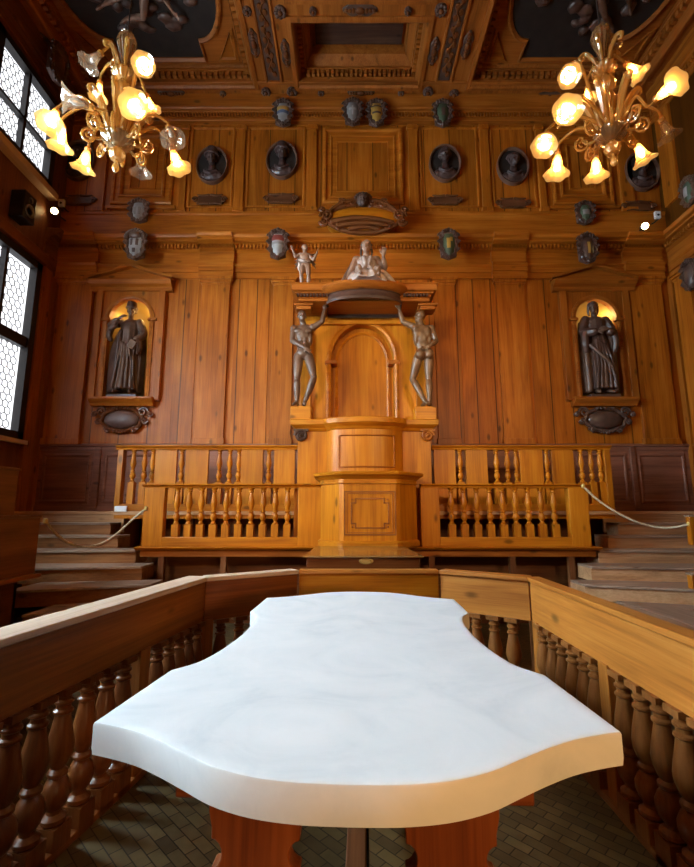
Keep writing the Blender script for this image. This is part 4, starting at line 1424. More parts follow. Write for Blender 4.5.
# --- robed scholars in the wall niches
def niche_statue(label, cx, right):
    r = thing('niche_statue', label, 'statue', (cx, YB - 0.02, NZ0), 0, 'robed statues in the wall niches')
    H_ = (Z_(302.5, YB - 0.05) - NZ0)
    MB().box(cx - 0.25, cx + 0.25, YB - 0.15, YB + 0.12, NZ0, NZ0 + 0.055).build('plinth', M['bronze'], r, bevel=0.01)
    s = (H_ - 0.055) / (1.76 if right else 1.83)
    off = (0, 0.0, 0.055)
    m = MB()
    if not right:
        J = dict(pel=(0.02, 0, 0.97), nek=(0.0, 0.0, 1.49), hed=(0.02, -0.03, 1.645), face=(0.35, -0.9, -0.1),
                 shL=(-0.185, 0, 1.42), elL=(-0.35, -0.13, 1.33), wrL=(-0.10, -0.27, 1.40), hdL=(0.85, -0.1, 0.5), pnL=(0, 0.8, -0.3),
                 shR=(0.185, 0, 1.42), elR=(0.29, -0.04, 1.17), wrR=(0.20, -0.22, 0.98), hdR=(-0.2, -0.4, -0.5), pnR=(-0.6, 0.4, 0), curlR=1.2,
                 hiL=(-0.08, 0, 0.93), knL=(-0.09, -0.04, 0.5), anL=(-0.10, 0, 0.085), toL=(-0.14, -0.18, 0.03),
                 hiR=(0.10, 0, 0.93), knR=(0.11, -0.06, 0.5), anR=(0.12, -0.02, 0.085), toR=(0.17, -0.19, 0.03))
    else:
        J = dict(pel=(0.0, 0, 0.97), nek=(-0.01, 0.0, 1.49), hed=(-0.03, -0.03, 1.645), face=(-0.45, -0.85, -0.05),
                 shL=(-0.185, 0, 1.42), elL=(-0.27, -0.06, 1.17), wrL=(-0.10, -0.22, 1.12), hdL=(0.8, -0.2, 0.2), pnL=(0, 0.8, -0.3),
                 shR=(0.185, 0, 1.42), elR=(0.27, -0.06, 1.18), wrR=(0.10, -0.24, 1.16), hdR=(-0.8, -0.2, 0.1), pnR=(0, 0.8, -0.3),
                 hiL=(-0.09, 0, 0.93), knL=(-0.10, -0.05, 0.5), anL=(-0.10, 0, 0.085), toL=(-0.13, -0.18, 0.03),
                 hiR=(0.09, 0, 0.93), knR=(0.10, -0.04, 0.5), anR=(0.10, 0, 0.085), toR=(0.14, -0.18, 0.03))
    body(m, J, nude=False)
    scaled(m, s, off, 0.95)
    skin_obj('figure', m, M['lime'], r, 0.0095, 2)
    m = MB()
    w = 1.0 if not right else 1.08
    robe(m, [(0.09, 0.02, -0.01, 0.22 * w, 0.17, 10, 0.10, 0.2), (0.3, 0.015, -0.01, 0.20 * w, 0.165, 10, 0.10, 0.35), (0.6, 0.01, -0.01, 0.185 * w, 0.16, 10, 0.085, 0.6), (0.9, 0.01, 0, 0.178 * w, 0.15, 10, 0.06, 0.9), (1.08, 0, 0, 0.165, 0.135, 10, 0.04, 1.2), (1.25, 0, 0, 0.175, 0.135, 10, 0.03, 1.4), (1.40, 0, 0, 0.185, 0.125, 10, 0.02, 1.6), (1.47, 0, 0, 0.11, 0.085, 10, 0.0, 1.6)])
    # collar, sleeves and long hanging folds
    if not right:
        fold(m, [(-0.19, 0, 1.42), (-0.33, -0.09, 1.34), (-0.22, -0.20, 1.35), (-0.13, -0.25, 1.385)], 0.075, 0.055)
        fold(m, [(-0.20, -0.18, 1.30), (-0.26, -0.17, 1.26), (-0.34, -0.12, 1.27)], 0.05, 0.05)
        fold(m, [(-0.34, -0.08, 1.26), (-0.36, -0.08, 1.14), (-0.34, -0.05, 1.08)], 0.07, 0.05)
        fold(m, [(0.19, 0, 1.42), (0.30, -0.03, 1.18), (0.23, -0.16, 1.04)], 0.085, 0.065)
        fold(m, [(0.25, -0.12, 1.02), (0.28, -0.12, 0.90), (0.24, -0.10, 0.80)], 0.065, 0.04)
    else:
        for s_ in (-1, 1):
            fold(m, [(0.19 * s_, 0, 1.42), (0.29 * s_, -0.05, 1.18), (0.15 * s_, -0.19, 1.13)], 0.09, 0.075)
            fold(m, [(0.27 * s_, -0.10, 1.14), (0.29 * s_, -0.11, 0.95), (0.27 * s_, -0.08, 0.80)], 0.075, 0.05)
    for k, x in enumerate((-0.14, -0.07, 0.0, 0.075, 0.15)):
        fold(m, [(x * 0.6, -0.145, 1.0 - 0.03 * k), (x * 0.9 + 0.02, -0.175, 0.6), (x * 1.2, -0.185, 0.12)], 0.020, 0.032)
    scaled(m, s, off, 0.95)
    skin_obj('gown', m, M['bronze'] if right else M['lime'], r, 0.0105, 1)
    m = MB()
    if not right:      # cloak falling from the bent arm to the ground, and from the other shoulder
        for k in range(5):
            x = -0.15 - 0.045 * k
            fold(m, [(x * 0.75, -0.10 + 0.03 * k, 1.22 - 0.02 * k), (x * 0.95, -0.13 + 0.03 * k, 0.8), (x * 1.06 - 0.0, -0.11 + 0.04 * k, 0.10)], 0.046, 0.05)
        for k in range(3):
            fold(m, [(0.18 + 0.02 * k, 0.02 + 0.05 * k, 1.38), (0.23 + 0.02 * k, 0.03 + 0.04 * k, 0.8), (0.22 + 0.01 * k, 0.04 + 0.03 * k, 0.10)], 0.05, 0.05)
    else:
        for s_ in (-1, 1):
            for k in range(4):
                fold(m, [(s_ * (0.16 + 0.02 * k), 0.0 + 0.04 * k, 1.40), (s_ * (0.255 + 0.012 * k), -0.06 + 0.05 * k, 0.85), (s_ * (0.245 + 0.015 * k), -0.06 + 0.05 * k, 0.09)], 0.052, 0.055)
        fold(m, [(-0.20, -0.12, 0.9), (-0.05, -0.19, 0.7), (0.12, -0.19, 0.5), (0.2, -0.15, 0.15)], 0.035, 0.03)
    scaled(m, s, off, 0.95)
    skin_obj('cloak', m, M['bronze'] if not right else M['lime'], r, 0.011, 1)
    m = MB()
    hx = V(J['hed'])
    if not right:
        m.lathe([(0.06, 0.05), (0.112, 0.052), (0.118, 0.066), (0.105, 0.080), (0.098, 0.13), (0.088, 0.18), (0.03, 0.20)], hx, 18)
        m.lathe([(0.09, 0.0), (0.095, 0.05)], hx + V((0, 0.03, 0)), 18)
    else:
        m.lathe([(0.09, 0.02), (0.098, 0.05), (0.092, 0.09), (0.06, 0.122), (0.01, 0.13)], hx + V((0, 0.012, 0)), 18)
        fold(m, [hx + V((-0.085, 0.0, 0.03)), hx + V((-0.09, 0.02, -0.06)), hx + V((-0.07, 0.03, -0.13))], 0.025)
        fold(m, [hx + V((0.085, 0.0, 0.03)), hx + V((0.09, 0.02, -0.06)), hx + V((0.07, 0.03, -0.13))], 0.025)
    scaled(m, s, off, 0.95)
    m.build('cap', M['bronze'], r, world=False)
    if not right:
        m = MB(); m.box(-0.06, 0.06, -0.03, 0.03, -0.08, 0.08)
        m.bm.transform(Matrix.Translation(V((0.20, -0.27, 0.90))) @ Euler((0.2, 0.5, 0.3)).to_matrix().to_4x4())
        scaled(m, s, off, 0.95)
        m.build('book', M['lime'], r, world=False, bevel=0.004)


niche_statue('dark statue of a robed man in a hat in the left wall niche', NICHES[0][0], False)
niche_statue('dark statue of a capped man in a long gown in the right wall niche', NICHES[1][0], True)


# --- niche surrounds
def surround(label, c, rr, dark):
    r = thing('niche_surround', label, 'niche', (c, YB, NZ0 - 0.3), 0, 'wooden niche surrounds')
    tone = 'wall' if not dark else 'trim'
    wz, wx = wood(tone, 'z'), wood(tone, 'x')
    # lining: half round recess with a half dome
    m = MB()
    n = 14
    ring = lambda z, k: [(c - k * rr * math.cos(PI * i / n), YB + 0.02 + 0.36 * k * math.sin(PI * i / n), z) for i in range(n + 1)]
    L = [ring(NZ0, 1), ring(NSP, 1)]
    for j in range(1, 8):
        a = j / 8 * PI / 2
        L.append(ring(NSP + rr * math.sin(a), math.cos(a)))
    m.loft(L, caps=False, closed=False)
    m.face([m.bm.verts.new(p) for p in ring(NZ0, 1)])
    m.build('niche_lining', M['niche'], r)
    jx0, jx1 = c - 0.60, c + 0.60
    ztop = 5.19
    m = MB()
    m.box(jx0, c - rr, YB - 0.055, YB, NZ0 - 0.04, ztop).box(c + rr, jx1, YB - 0.055, YB, NZ0 - 0.04, ztop)
    m.prism([(c + rr, ztop), (c - rr, ztop)] + arc(c, NSP, rr, PI, 0, 20), 'y', YB - 0.055, YB)
    m.build('frame_board', wz, r)
    arch_moulding(MB(), c, rr, rr, NSP, NZ0, YB - 0.055, 0.075, 0.03).build('arch_moulding', wx, r, smooth=0.5)
    for s in (-1, 1):
        x = c + s * (rr + 0.045)
        MB().box(x - 0.075, x + 0.075, YB - 0.10, YB, NSP - 0.05, NSP).build('impost', wx, r, bevel=0.008)
        x = c + s * 0.535
        MB().box(x - 0.055, x + 0.055, YB - 0.085, YB, NZ0 - 0.04, ztop - 0.02).build('jamb', wz, r, bevel=0.005)
    m = MB()
    m.prism([(YB, ztop - 0.04), (YB - 0.09, ztop - 0.04), (YB - 0.09, ztop + 0.03), (YB - 0.15, ztop + 0.06), (YB - 0.19, ztop + 0.11), (YB - 0.19, ztop + 0.13), (YB, ztop + 0.135)], 'x', c - 0.70, c + 0.70)
    m.build('entablature', wx, r, smooth=0.3)
    zz = ztop + 0.13
    m = MB()
    m.prism([(c - 0.70, zz), (c + 0.70, zz), (c + 0.70, zz + 0.035), (c, zz + 0.25), (c - 0.70, zz + 0.035)], 'y', YB - 0.10, YB)
    m.prism([(c - 0.72, zz + 0.02), (c - 0.72, zz + 0.055), (c, zz + 0.285), (c, zz + 0.24)], 'y', YB - 0.19, YB)
    m.prism([(c + 0.72, zz + 0.02), (c + 0.72, zz + 0.055), (c, zz + 0.285), (c, zz + 0.24)], 'y', YB - 0.19, YB)
    m.build('pediment', wx, r, smooth=0.3)
    m = MB()
    m.prism([(YB, NZ0 - 0.14), (YB - 0.10, NZ0 - 0.14), (YB - 0.13, NZ0 - 0.09), (YB - 0.17, NZ0 - 0.06), (YB - 0.19, NZ0 - 0.03), (YB - 0.19, NZ0), (YB + 0.05, NZ0)], 'x', c - 0.52, c + 0.52)
    m.build('sill_shelf', wx, r, smooth=0.3)
    # scrolled cartouche under the shelf
    cm = M['bronze'] if dark else wood('turn', 'x')
    zc = NZ0 - 0.36
    m = MB()
    m.ell((c, YB - 0.05, zc), (0.29, 0.085, 0.155), sub=3)
    m.build('cartouche_field', plain('cartouche_field', (0.14, 0.075, 0.062), 0.4) if not dark else M['bronze'], r)
    m = MB()
    pts = []
    for k in range(40):
        t = 2 * PI * k / 40
        w = 1 + 0.05 * math.sin(8 * t)
        pts.append((c + 0.33 * w * math.cos(t), YB - 0.05, zc + 0.19 * w * math.sin(t)))
    m.tube(pts, 0.032, 7, closed=True)
    for s in (-1, 1):
        for (dx, dz, rad, tw) in ((0.34, 0.13, 0.085, 1), (0.38, -0.02, 0.05, -1), (0.22, -0.17, 0.055, 1), (0.46, 0.10, 0.04, -1)):
            sp = []
            for k in range(22):
                t = k / 21 * 3 * PI
                q = rad * (1 - k / 26)
                sp.append((c + s * (dx + q * math.cos(t * tw)), YB - 0.055 - 0.001 * k, zc + dz + q * math.sin(t * tw)))
            m.tube(sp, 0.019, 6)
    for k in range(5):
        m.ell((c - 0.10 + 0.05 * k, YB - 0.07, zc - 0.215 + 0.01 * abs(k - 2)), (0.03, 0.03, 0.035), sub=1)
        m.ell((c - 0.12 + 0.06 * k, YB - 0.08, zc + 0.185), (0.035, 0.035, 0.028), sub=1)
    m.build('scroll_frame', cm, r)
    return r


surround('pale pedimented niche surround on the left of the back wall', NICHES[0][0], NICHES[0][1], False)
surround('dark pedimented niche surround on the right of the back wall', NICHES[1][0], NICHES[1][1], True)


# --- large scrolled cartouche above the canopy
r = thing('wall_cartouche', 'large gilded scroll cartouche on the wall above the pulpit canopy', 'cartouche', (X_(363, 219, 7.2), 7.2, Z_(219, 7.2)))
c, zc = r.location.x, r.location.z
yy = 7.19
m = MB()
out = []
for k in range(48):
    t = 2 * PI * k / 48
    out.append((c + 0.62 * math.cos(t) * (1 - 0.06 * math.sin(2 * t) ** 2), zc + 0.005 + (0.205 if math.sin(t) > 0 else 0.27) * math.sin(t)))
m.loft([[(c + (x - c) * f, yy - d, zc + (z - zc) * f) for x, z in out] for f, d in ((1, -0.25), (1.0, 0), (0.97, 0.03), (0.8, 0.055), (0.5, 0.07), (0.1, 0.075))])
m.build('field', wood('honey', 'x'), r)
m = MB()
m.tube([(c + 1.06 * (x - c), yy - 0.03, zc + 1.08 * (z - zc)) for x, z in out], 0.042, 8, closed=True)
for s in (-1, 1):
    for (dx, dz, rad, tw, t0) in ((0.62, 0.02, 0.11, 1, 0), (0.66, -0.09, 0.075, -1, 0), (0.36, 0.24, 0.09, 1, 1), (0.16, 0.25, 0.07, -1, 2), (0.42, -0.20, 0.06, 1, 0), (0.70, 0.12, 0.05, 1, 0)):
        sp = []
        for k in range(24):
            t = t0 + k / 23 * 3 * PI
            q = rad * (1 - k / 28)
            sp.append((c + s * (dx + q * math.cos(t * tw)), yy - 0.045 - 0.002 * k, zc + dz + q * math.sin(t * tw)))
        m.tube(sp, [0.03 - 0.0006 * k for k in range(24)], 7)
    fold(m, [(c + s * 0.10, yy - 0.05, zc + 0.30), (c + s * 0.30, yy - 0.06, zc + 0.27), (c + s * 0.50, yy - 0.05, zc + 0.16), (c + s * 0.62, yy - 0.05, zc + 0.02)], 0.045, 0.03)
m.build('scroll_frame', wood('turn', 'x'), r)
m = MB()
m.ell((c, yy - 0.07, zc + 0.29), (0.12, 0.07, 0.12))
for k in range(9):
    t = PI * k / 8
    m.ell((c + 0.13 * math.cos(t), yy - 0.06, zc + 0.30 + 0.12 * math.sin(t)), (0.045, 0.04, 0.05), sub=1)
head(m, (c, yy - 0.10, zc + 0.27), (0, -1, -0.2))
m.build('crest_mask', M['bronze'], r)
m = MB()
fold(m, [(c - 0.52, yy - 0.07, zc - 0.10), (c - 0.2, yy - 0.10, zc - 0.06), (c + 0.15, yy - 0.10, zc - 0.07), (c + 0.50, yy - 0.07, zc - 0.11)], 0.05, 0.03)
fold(m, [(c - 0.42, yy - 0.07, zc - 0.17), (c - 0.1, yy - 0.10, zc - 0.15), (c + 0.2, yy - 0.10, zc - 0.16), (c + 0.40, yy - 0.07, zc - 0.18)], 0.05, 0.03)
fold(m, [(c - 0.22, yy - 0.07, zc - 0.24), (c, yy - 0.10, zc - 0.22), (c + 0.25, yy - 0.07, zc - 0.24)], 0.04, 0.03)
m.build('drapery', wood('turn', 'x'), r)


# --- oval portrait medallions with busts
def medallion(label, px, py, hat, w=0.282, h=0.36):
    p = at(px, py, YB - 0.05)
    r = thing('oval_portrait', label, 'portrait', p, 0, 'oval portrait medallions on the back wall')
    ring = lambda k, y: [(k * w * math.cos(2 * PI * i / 40), y, k * h * math.sin(2 * PI * i / 40)) for i in range(40)]
    MB().loft([ring(1.0, 0.05), ring(1.0, 0.015), ring(0.9, 0.01)]).build('dark_ground', M['ovalback'], r, world=False)
    R = [ring(k, y) for k, y in ((1.02, 0.05), (1.03, -0.01), (1.0, -0.04), (0.93, -0.03), (0.90, 0.0), (0.89, 0.03))]
    MB().loft(R, caps=False).build('oval_frame', M['rim'], r, world=False)
    m = MB()
    s = 1.22
    head(m, (0.0, -0.03 * s, 0.07), (0.25 if hat % 2 else -0.25, -1, 0), hair=hat != 1)
    m.limb([(0, 0.0, 0.0), (0, 0.0, -0.10)], [0.05, 0.06])
    m.ell((0, 0.01, -0.19), (0.165, 0.075, 0.10))
    m.ell((-0.13, 0.01, -0.19), (0.055, 0.06, 0.07)); m.ell((0.13, 0.01, -0.19), (0.055, 0.06, 0.07))
    m.ell((0, 0.02, -0.24), (0.17, 0.06, 0.05))
    m.limb([(-0.1, -0.06, -0.14), (0, -0.075, -0.2), (0.1, -0.06, -0.14)], 0.022)
    if hat == 1:
        m.lathe([(0.12, 0.0), (0.125, 0.02), (0.09, 0.035), (0.08, 0.14), (0.02, 0.16)], (0, -0.03, 0.13), 14)
    elif hat == 2:
        m.limb([(-0.07, -0.02, 0.12), (0, -0.03, 0.22), (0.06, -0.02, 0.13)], 0.05)
    else:
        m.ell((0, -0.01, 0.14), (0.11, 0.09, 0.07))
    m.bm.transform(Matrix.Scale(1.12, 4))
    skin_obj('bust', m, M['bust'], r, 0.010, 1)


medallion('oval bust medallion at the far left behind the left chandelier', 78, 160, 3, 0.31, 0.39)
medallion('oval bust medallion between the left chandelier and the tall hatted bust', 212, 165, 1)
medallion('oval bust medallion with a tall hat left of the centre blind panel', 282, 160, 1)
medallion('oval bust medallion just right of the centre blind panel', 445, 163, 2)
medallion('oval bust medallion left of the right chandelier', 513, 166, 3)
medallion('oval bust medallion at the far right under the right chandelier', 642, 171, 2, 0.30, 0.38)


def strap(label, px, py, w=0.30):
    p = at(px, py, YB - 0.03)
    r = thing('carved_name_scroll', label, 'carving', p, 0, 'small carved scrolls under the medallions')
    m = MB()
    m.loft([[(x * w * 0.8, y, z * 0.075) for x, z in ((-1, -0.6), (-0.8, -1), (0.8, -1), (1, -0.6), (1, 0.6), (0.8, 1), (-0.8, 1), (-1, 0.6))] for y in (0.03, -0.03)])
    m.build('plaque', wood('strap', 'x'), r, world=False, bevel=0.01)
    m = MB()
    for s in (-1, 1):
        sp = [(s * (w * 0.86 + 0.05 * (1 - k / 20) * math.cos(k * 0.55)), -0.03, 0.055 * (1 - k / 24) * math.sin(k * 0.55)) for k in range(18)]
        m.tube(sp, 0.017, 6)
        fold(m, [(s * 0.02, -0.035, 0.085), (s * 0.12, -0.035, 0.075), (s * 0.22, -0.03, 0.09)], 0.02)
        fold(m, [(s * 0.02, -0.035, -0.085), (s * 0.12, -0.035, -0.075), (s * 0.22, -0.03, -0.09)], 0.018)
    m.build('scroll_ends', wood('strap', 'x'), r, world=False)


strap('carved scroll under the far left oval medallion', 80, 201)
strap('carved scroll under the medallion right of the left chandelier', 210, 200.5)
strap('carved scroll under the tall hatted medallion', 281, 199.5)
strap('carved scroll under the medallion right of the centre panel', 445, 201)
strap('carved scroll under the medallion left of the right chandelier', 513, 204)
strap('carved scroll under the far right oval medallion', 638, 207)


# --- painted coats of arms
def coat(label, loc, rz, w, h, field, charges, frame, group='painted coats of arms', mask=False):
    r = thing('coat_of_arms', label, 'coat of arms', loc, rz, group)

    def hwd(t):
        if t > 0:
            return w * (0.86 + 0.10 * t * t)
        return w * 0.86 * max(0.0, 1 - (-t) ** 2.6) ** 0.75

    def surf(t, u, off):
        x = u * hwd(t)
        return (x, -0.025 - off - 0.06 * (1 - u * u) * (1 - 0.6 * t * t), t * h)

    def patch(t0, t1, u0, u1, off, nt_=8, nu=8):
        m = MB()
        m.loft([[surf(t0 + (t1 - t0) * i / nt_, u0 + (u1 - u0) * j / nu, off) for j in range(nu + 1)] for i in range(nt_ + 1)], caps=False, closed=False)
        return m
    m = patch(-0.97, 0.92, -1, 1, 0.0, 16, 12)
    m.build('shield', field, r, world=False)
    for t0, t1, u0, u1, mat in charges:
        patch(t0, t1, u0, u1, 0.006).build('charge', mat, r, world=False)
    m = MB()
    ol = [(hwd(t) * 1.12, t * h * 1.1) for t in [0.95 - 1.9 * k / 12 for k in range(13)]]
    path = [(-a, -0.02, b) for a, b in reversed(ol)] + [(a, -0.02, b) for a, b in ol]
    pts = [(x * (1 + 0.05 * math.sin(i * 1.7)), y, z) for i, (x, y, z) in enumerate(path)]
    m.tube(pts, 0.032, 7)
    for s in (-1, 1):
        for cx_, cz_, q0 in ((0.95, 0.80, 0.06), (1.1, 0.25, 0.045), (0.95, -0.45, 0.05), (0.5, -0.95, 0.04)):
            sp = [(s * (cx_ * w + q0 * (1 - k / 22) * math.cos(k * 0.5)), -0.04, cz_ * h + q0 * (1 - k / 22) * math.sin(k * 0.5)) for k in range(18)]
            m.tube(sp, 0.016, 6)
    m.prism([(-w, -h * 0.9), (w * 0, -h * 1.15), (w, -h * 0.9), (w * 1.1, h * 0.9), (0, h * 1.1), (-w * 1.1, h * 0.9)], 'y', -0.01, 0.05)
    for k in range(5):
        m.ell(((k - 2) * w * 0.36, -0.05, h * (1.12 + 0.10 * (2 - abs(k - 2)))), (0.035, 0.035, 0.045), sub=1)
    m.ell((0, -0.04, -h * 1.1), (0.04, 0.035, 0.045), sub=1)
    if mask:
        m.ell((0, -0.05, h * 0.85), (w * 0.8, 0.06, h * 0.35), sub=2)
        for k in range(11):
            t = PI * k / 10
            m.ell((w * 1.05 * math.cos(t), -0.05, h * 0.65 + h * 0.6 * math.sin(t)), (0.05, 0.045, 0.05), sub=1)
    m.build('scroll_frame', frame, r, world=False)
    return r


BZ = M['bronze']
UW, UHt = 0.135, 0.20
yu = YB - 0.17
def cpos(px, py, Y): return at(px, py, Y)
coat('coat of arms with gold and blue bands, leftmost of the top row', cpos(283, 114.5, yu), 0, UW, UHt, M['silver'], [(0.15, 0.55, -0.9, 0.9, M['gold']), (-0.2, 0.1, -0.95, 0.95, M['blue'])], BZ)
coat('grey coat of arms, left one of the pair at the top centre', cpos(352.5, 113.5, yu), 0, UW, UHt, M['grey'], [(-0.5, 0.5, -0.12, 0.12, M['silver']), (0.0, 0.25, -0.6, 0.6, M['silver'])], BZ)
coat('golden coat of arms, right one of the pair at the top centre', cpos(376.5, 114.5, yu), 0, UW, UHt, M['gold'], [(-0.25, -0.05, -0.7, 0.7, M['bronze']), (0.45, 0.6, -0.8, 0.8, M['bronze'])], BZ)
coat('dark greenish coat of arms at the top right of centre', cpos(442.5, 115, yu), 0, UW, UHt, M['green'], [(-0.4, 0.4, -0.3, 0.3, M['bronze'])], BZ)
ym_ = YB - 0.36
coat('pale silver coat of arms under the left chandelier, upper of two', cpos(139, 212.5, YB - 0.12), 0, 0.135, 0.165, M['silver'], [(-0.5, 0.35, -0.55, -0.15, M['grey']), (-0.5, 0.35, 0.15, 0.55, M['grey'])], M['rim'])
coat('brown lion mask coat of arms on the cornice above the left niche', cpos(136, 246.5, ym_), 0, 0.14, 0.205, M['silver'], [(-0.1, 0.5, -0.55, -0.2, BZ), (-0.1, 0.5, 0.2, 0.55, BZ), (-0.7, -0.35, -0.25, 0.25, BZ)], M['lime'], mask=True)
coat('coat of arms with a white banded field on the cornice left of the pulpit canopy', cpos(278, 246, ym_), 0, 0.13, 0.205, M['silver'], [(0.3, 0.8, -0.9, 0.9, M['red']), (-0.05, 0.15, -0.95, 0.95, M['grey'])], BZ)
coat('dark coat of arms with a gold beast on the cornice right of the pulpit canopy', cpos(448.5, 246, ym_), 0, 0.13, 0.205, M['green'], [(-0.4, 0.5, -0.4, 0.15, M['gold']), (0.2, 0.6, 0.1, 0.5, M['gold'])], BZ)
coat('dark coat of arms under the right chandelier, upper of two', cpos(584.5, 214.5, YB - 0.12), 0, 0.125, 0.16, M['green'], [(-0.3, 0.3, -0.6, 0.6, M['grey'])], BZ)
coat('dark coat of arms with a small gold figure above the right niche', cpos(587, 250, ym_), 0, 0.13, 0.205, BZ, [(-0.5, 0.5, -0.25, 0.15, M['gold'])], BZ)
a_, b_ = ray(690, 193); pr = V((XR - 0.16, (XR - 0.16) / a_, b_ * (XR - 0.16) / a_ + H))
a_, b_ = ray(691, 276); pr2 = V((XR - 0.10, (XR - 0.10) / a_, b_ * (XR - 0.10) / a_ + H))
coat('greenish coat of arms high on the right wall', pr, -PI / 2, 0.12, 0.19, M['green'], [(-0.4, 0.5, -0.4, 0.4, M['silver'])], M['lime'])
coat('dark carved coat of arms on the right wall below its cornice', pr2, -PI / 2, 0.13, 0.2, BZ, [(-0.3, 0.4, -0.4, 0.4, M['lime'])], BZ)
coat('dark carved coat of arms at the top of the left wall above the window', (XL + 0.34, 6.45, 8.60), PI / 2, 0.17, 0.25, BZ, [(-0.4, 0.4, -0.4, 0.4, M['lime'])], BZ, mask=True)

# ---------------------------------------------------------------- chandeliers
def frame_to(d):
    d = V(d).normalized()
    x = d.orthogonal().normalized()
    y = d.cross(x)
    return Matrix((x, y, d)).transposed()


def chandelier(label, px, py, lamps, Yc=4.0):
    c = at(px, py, Yc)                 # middle of the lower dish
    cx, cy, cz = c
    zl = lambda y: Z_(y, Yc) - cz
    r = thing('glass_chandelier', label, 'chandelier', c, 0, 'amber glass chandeliers')
    G, GT, GU, GL = M['glassd'], M['glasst'], M['glassu'], M['glassl']
    topz = 1.22
    MB().tube([(0, 0, topz - 0.02), (0, 0, ZC + 0.3 - cz if False else ZC - 0.02 - cz)], 0.008, 6).build('suspension_cable', M['black'], r, world=False)
    MB().lathe([(0.0, ZC - cz - 0.10), (0.07, ZC - cz - 0.08), (0.09, ZC - cz - 0.01), (0.09, ZC - cz)], segs=16).build('ceiling_rose', M['brass'], r, world=False)
    # stem of blown glass balls and vases
    def ribbed(name, prof, mat, n=12, amp=0.06, tw=0.0):
        loops = []
        for rr, z in prof:
            loops.append([(rr * (1 + amp * math.cos(n * (t + tw * z))) * math.cos(t), rr * (1 + amp * math.cos(n * (t + tw * z))) * math.sin(t), z) for t in [2 * PI * k / 72 for k in range(72)]])
        return MB().loft(loops).build(name, mat, r, world=False)
    ribbed('top_vase', [(0.012, 0.82), (0.040, 0.84), (0.036, 0.88), (0.050, 0.97), (0.082, 1.09), (0.090, 1.15), (0.075, 1.20), (0.042, 1.215), (0.062, 1.23), (0.04, 1.25), (0.01, 1.255)], G, 12, 0.07)
    ribbed('upper_bowl', [(0.02, 0.68), (0.07, 0.69), (0.105, 0.72), (0.115, 0.75), (0.10, 0.78), (0.05, 0.80), (0.04, 0.83), (0.01, 0.835)], GT, 14, 0.06)
    ribbed('glass_ball', [(0.02, 0.475), (0.05, 0.485), (0.085, 0.53), (0.092, 0.57), (0.075, 0.625), (0.04, 0.66), (0.035, 0.69)], GT, 12, 0.06, 4.0)
    ribbed('ribbed_stem', [(0.040, 0.04), (0.036, 0.08), (0.040, 0.16), (0.056, 0.28), (0.070, 0.40), (0.060, 0.45), (0.035, 0.475)], GT, 10, 0.10)
    ribbed('lower_dish', [(0.01, -0.075), (0.06, -0.07), (0.11, -0.045), (0.150, 0.0), (0.156, 0.02), (0.14, 0.03), (0.08, 0.01), (0.045, 0.04), (0.01, 0.045)], G, 18, 0.035)
    ribbed('finial_ball', [(0.015, -0.215), (0.05, -0.205), (0.075, -0.165), (0.075, -0.135), (0.05, -0.095), (0.028, -0.08), (0.028, -0.07)], GT, 12, 0.06, 4.0)
    MB().lathe([(0.004, -0.345), (0.026, -0.325), (0.034, -0.30), (0.024, -0.26), (0.012, -0.235), (0.018, -0.21)], segs=14).build('finial_drop', GT, r, world=False)
    # curls and upright leaves
    for k in range(8):
        a = 2 * PI * k / 8 + 0.3
        sp = []
        for j in range(30):
            t = j / 29
            if t < 0.5:
                u = t * 2
                rad, z = 0.08 + 0.17 * math.sin(u * PI / 2), 0.03 + 0.05 * u - 0.07 * math.sin(u * PI)
            else:
                u = (t - 0.5) * 2
                th = u * 3.0 * PI
                q = 0.085 * (1 - u * 0.75)
                rad, z = 0.25 + q * math.sin(th) * 0.9, 0.08 - 0.085 + q * math.cos(th)
            sp.append((rad * math.cos(a), rad * math.sin(a), z))
        MB().tube(sp, [0.018 - 0.0003 * j for j in range(30)], 7).build('glass_curl', GT, r, world=False)
    for k in range(6):
        a = 2 * PI * k / 6 + 0.75
        pts = [(q * math.cos(a), q * math.sin(a), z) for q, z in ((0.09, 0.03), (0.13, 0.18), (0.19, 0.34), (0.26, 0.43), (0.29, 0.40), (0.27, 0.36))]
        P, _ = smooth_path(pts, 1, 5)
        n = len(P)
        MB().tube(P, [0.012 + 0.026 * math.sin(PI * min(1, i / n * 1.15)) for i in range(n)], 7).build('glass_leaf', GT, r, world=False)
    for k in range(5):
        a = 2 * PI * k / 5 + 0.2
        pts = [(q * math.cos(a), q * math.sin(a), z) for q, z in ((0.05, 0.80), (0.09, 0.92), (0.15, 1.00), (0.20, 0.98), (0.19, 0.94), (0.16, 0.95))]
        P, _ = smooth_path(pts, 1, 5)
        n = len(P)
        MB().tube(P, [0.010 + 0.014 * math.sin(PI * min(1, i / n * 1.15)) for i in range(n)], 7).build('glass_leaf', GT, r, world=False)
    # arms with trumpet shades
    for lx, ly, dY, d, lit, sz in lamps:
        p = at(lx, ly, Yc + dY) - c         # centre of the shade
        d = V(d).normalized()
        sz *= 1.12
        ln = 0.205 * sz
        base = p - d * ln * 0.55
        top = p.z > 0.62
        h0 = 0.78 if top else 0.02
        radial = V((p.x, p.y, 0))
        if radial.length < 0.05:
            radial = V((0.3, -0.4, 0))
        rn = radial.normalized()
        start = rn * 0.05 + V((0, 0, h0))
        dist = (V((base.x, base.y, 0))).length
        rise = max(base.z, h0) + (0.10 if top else 0.10 + 0.10 * dist)
        q1 = rn * (0.14 if not top else 0.09) + V((0, 0, h0 + (0.10 if not top else 0.12)))
        q2 = V((base.x, base.y, 0)) * 0.62 + V((0, 0, rise))
        q3 = base - d * 0.10
        P, R = smooth_path([start, q1, q2, q3, base], [0.020, 0.018, 0.016, 0.014, 0.013], 7)
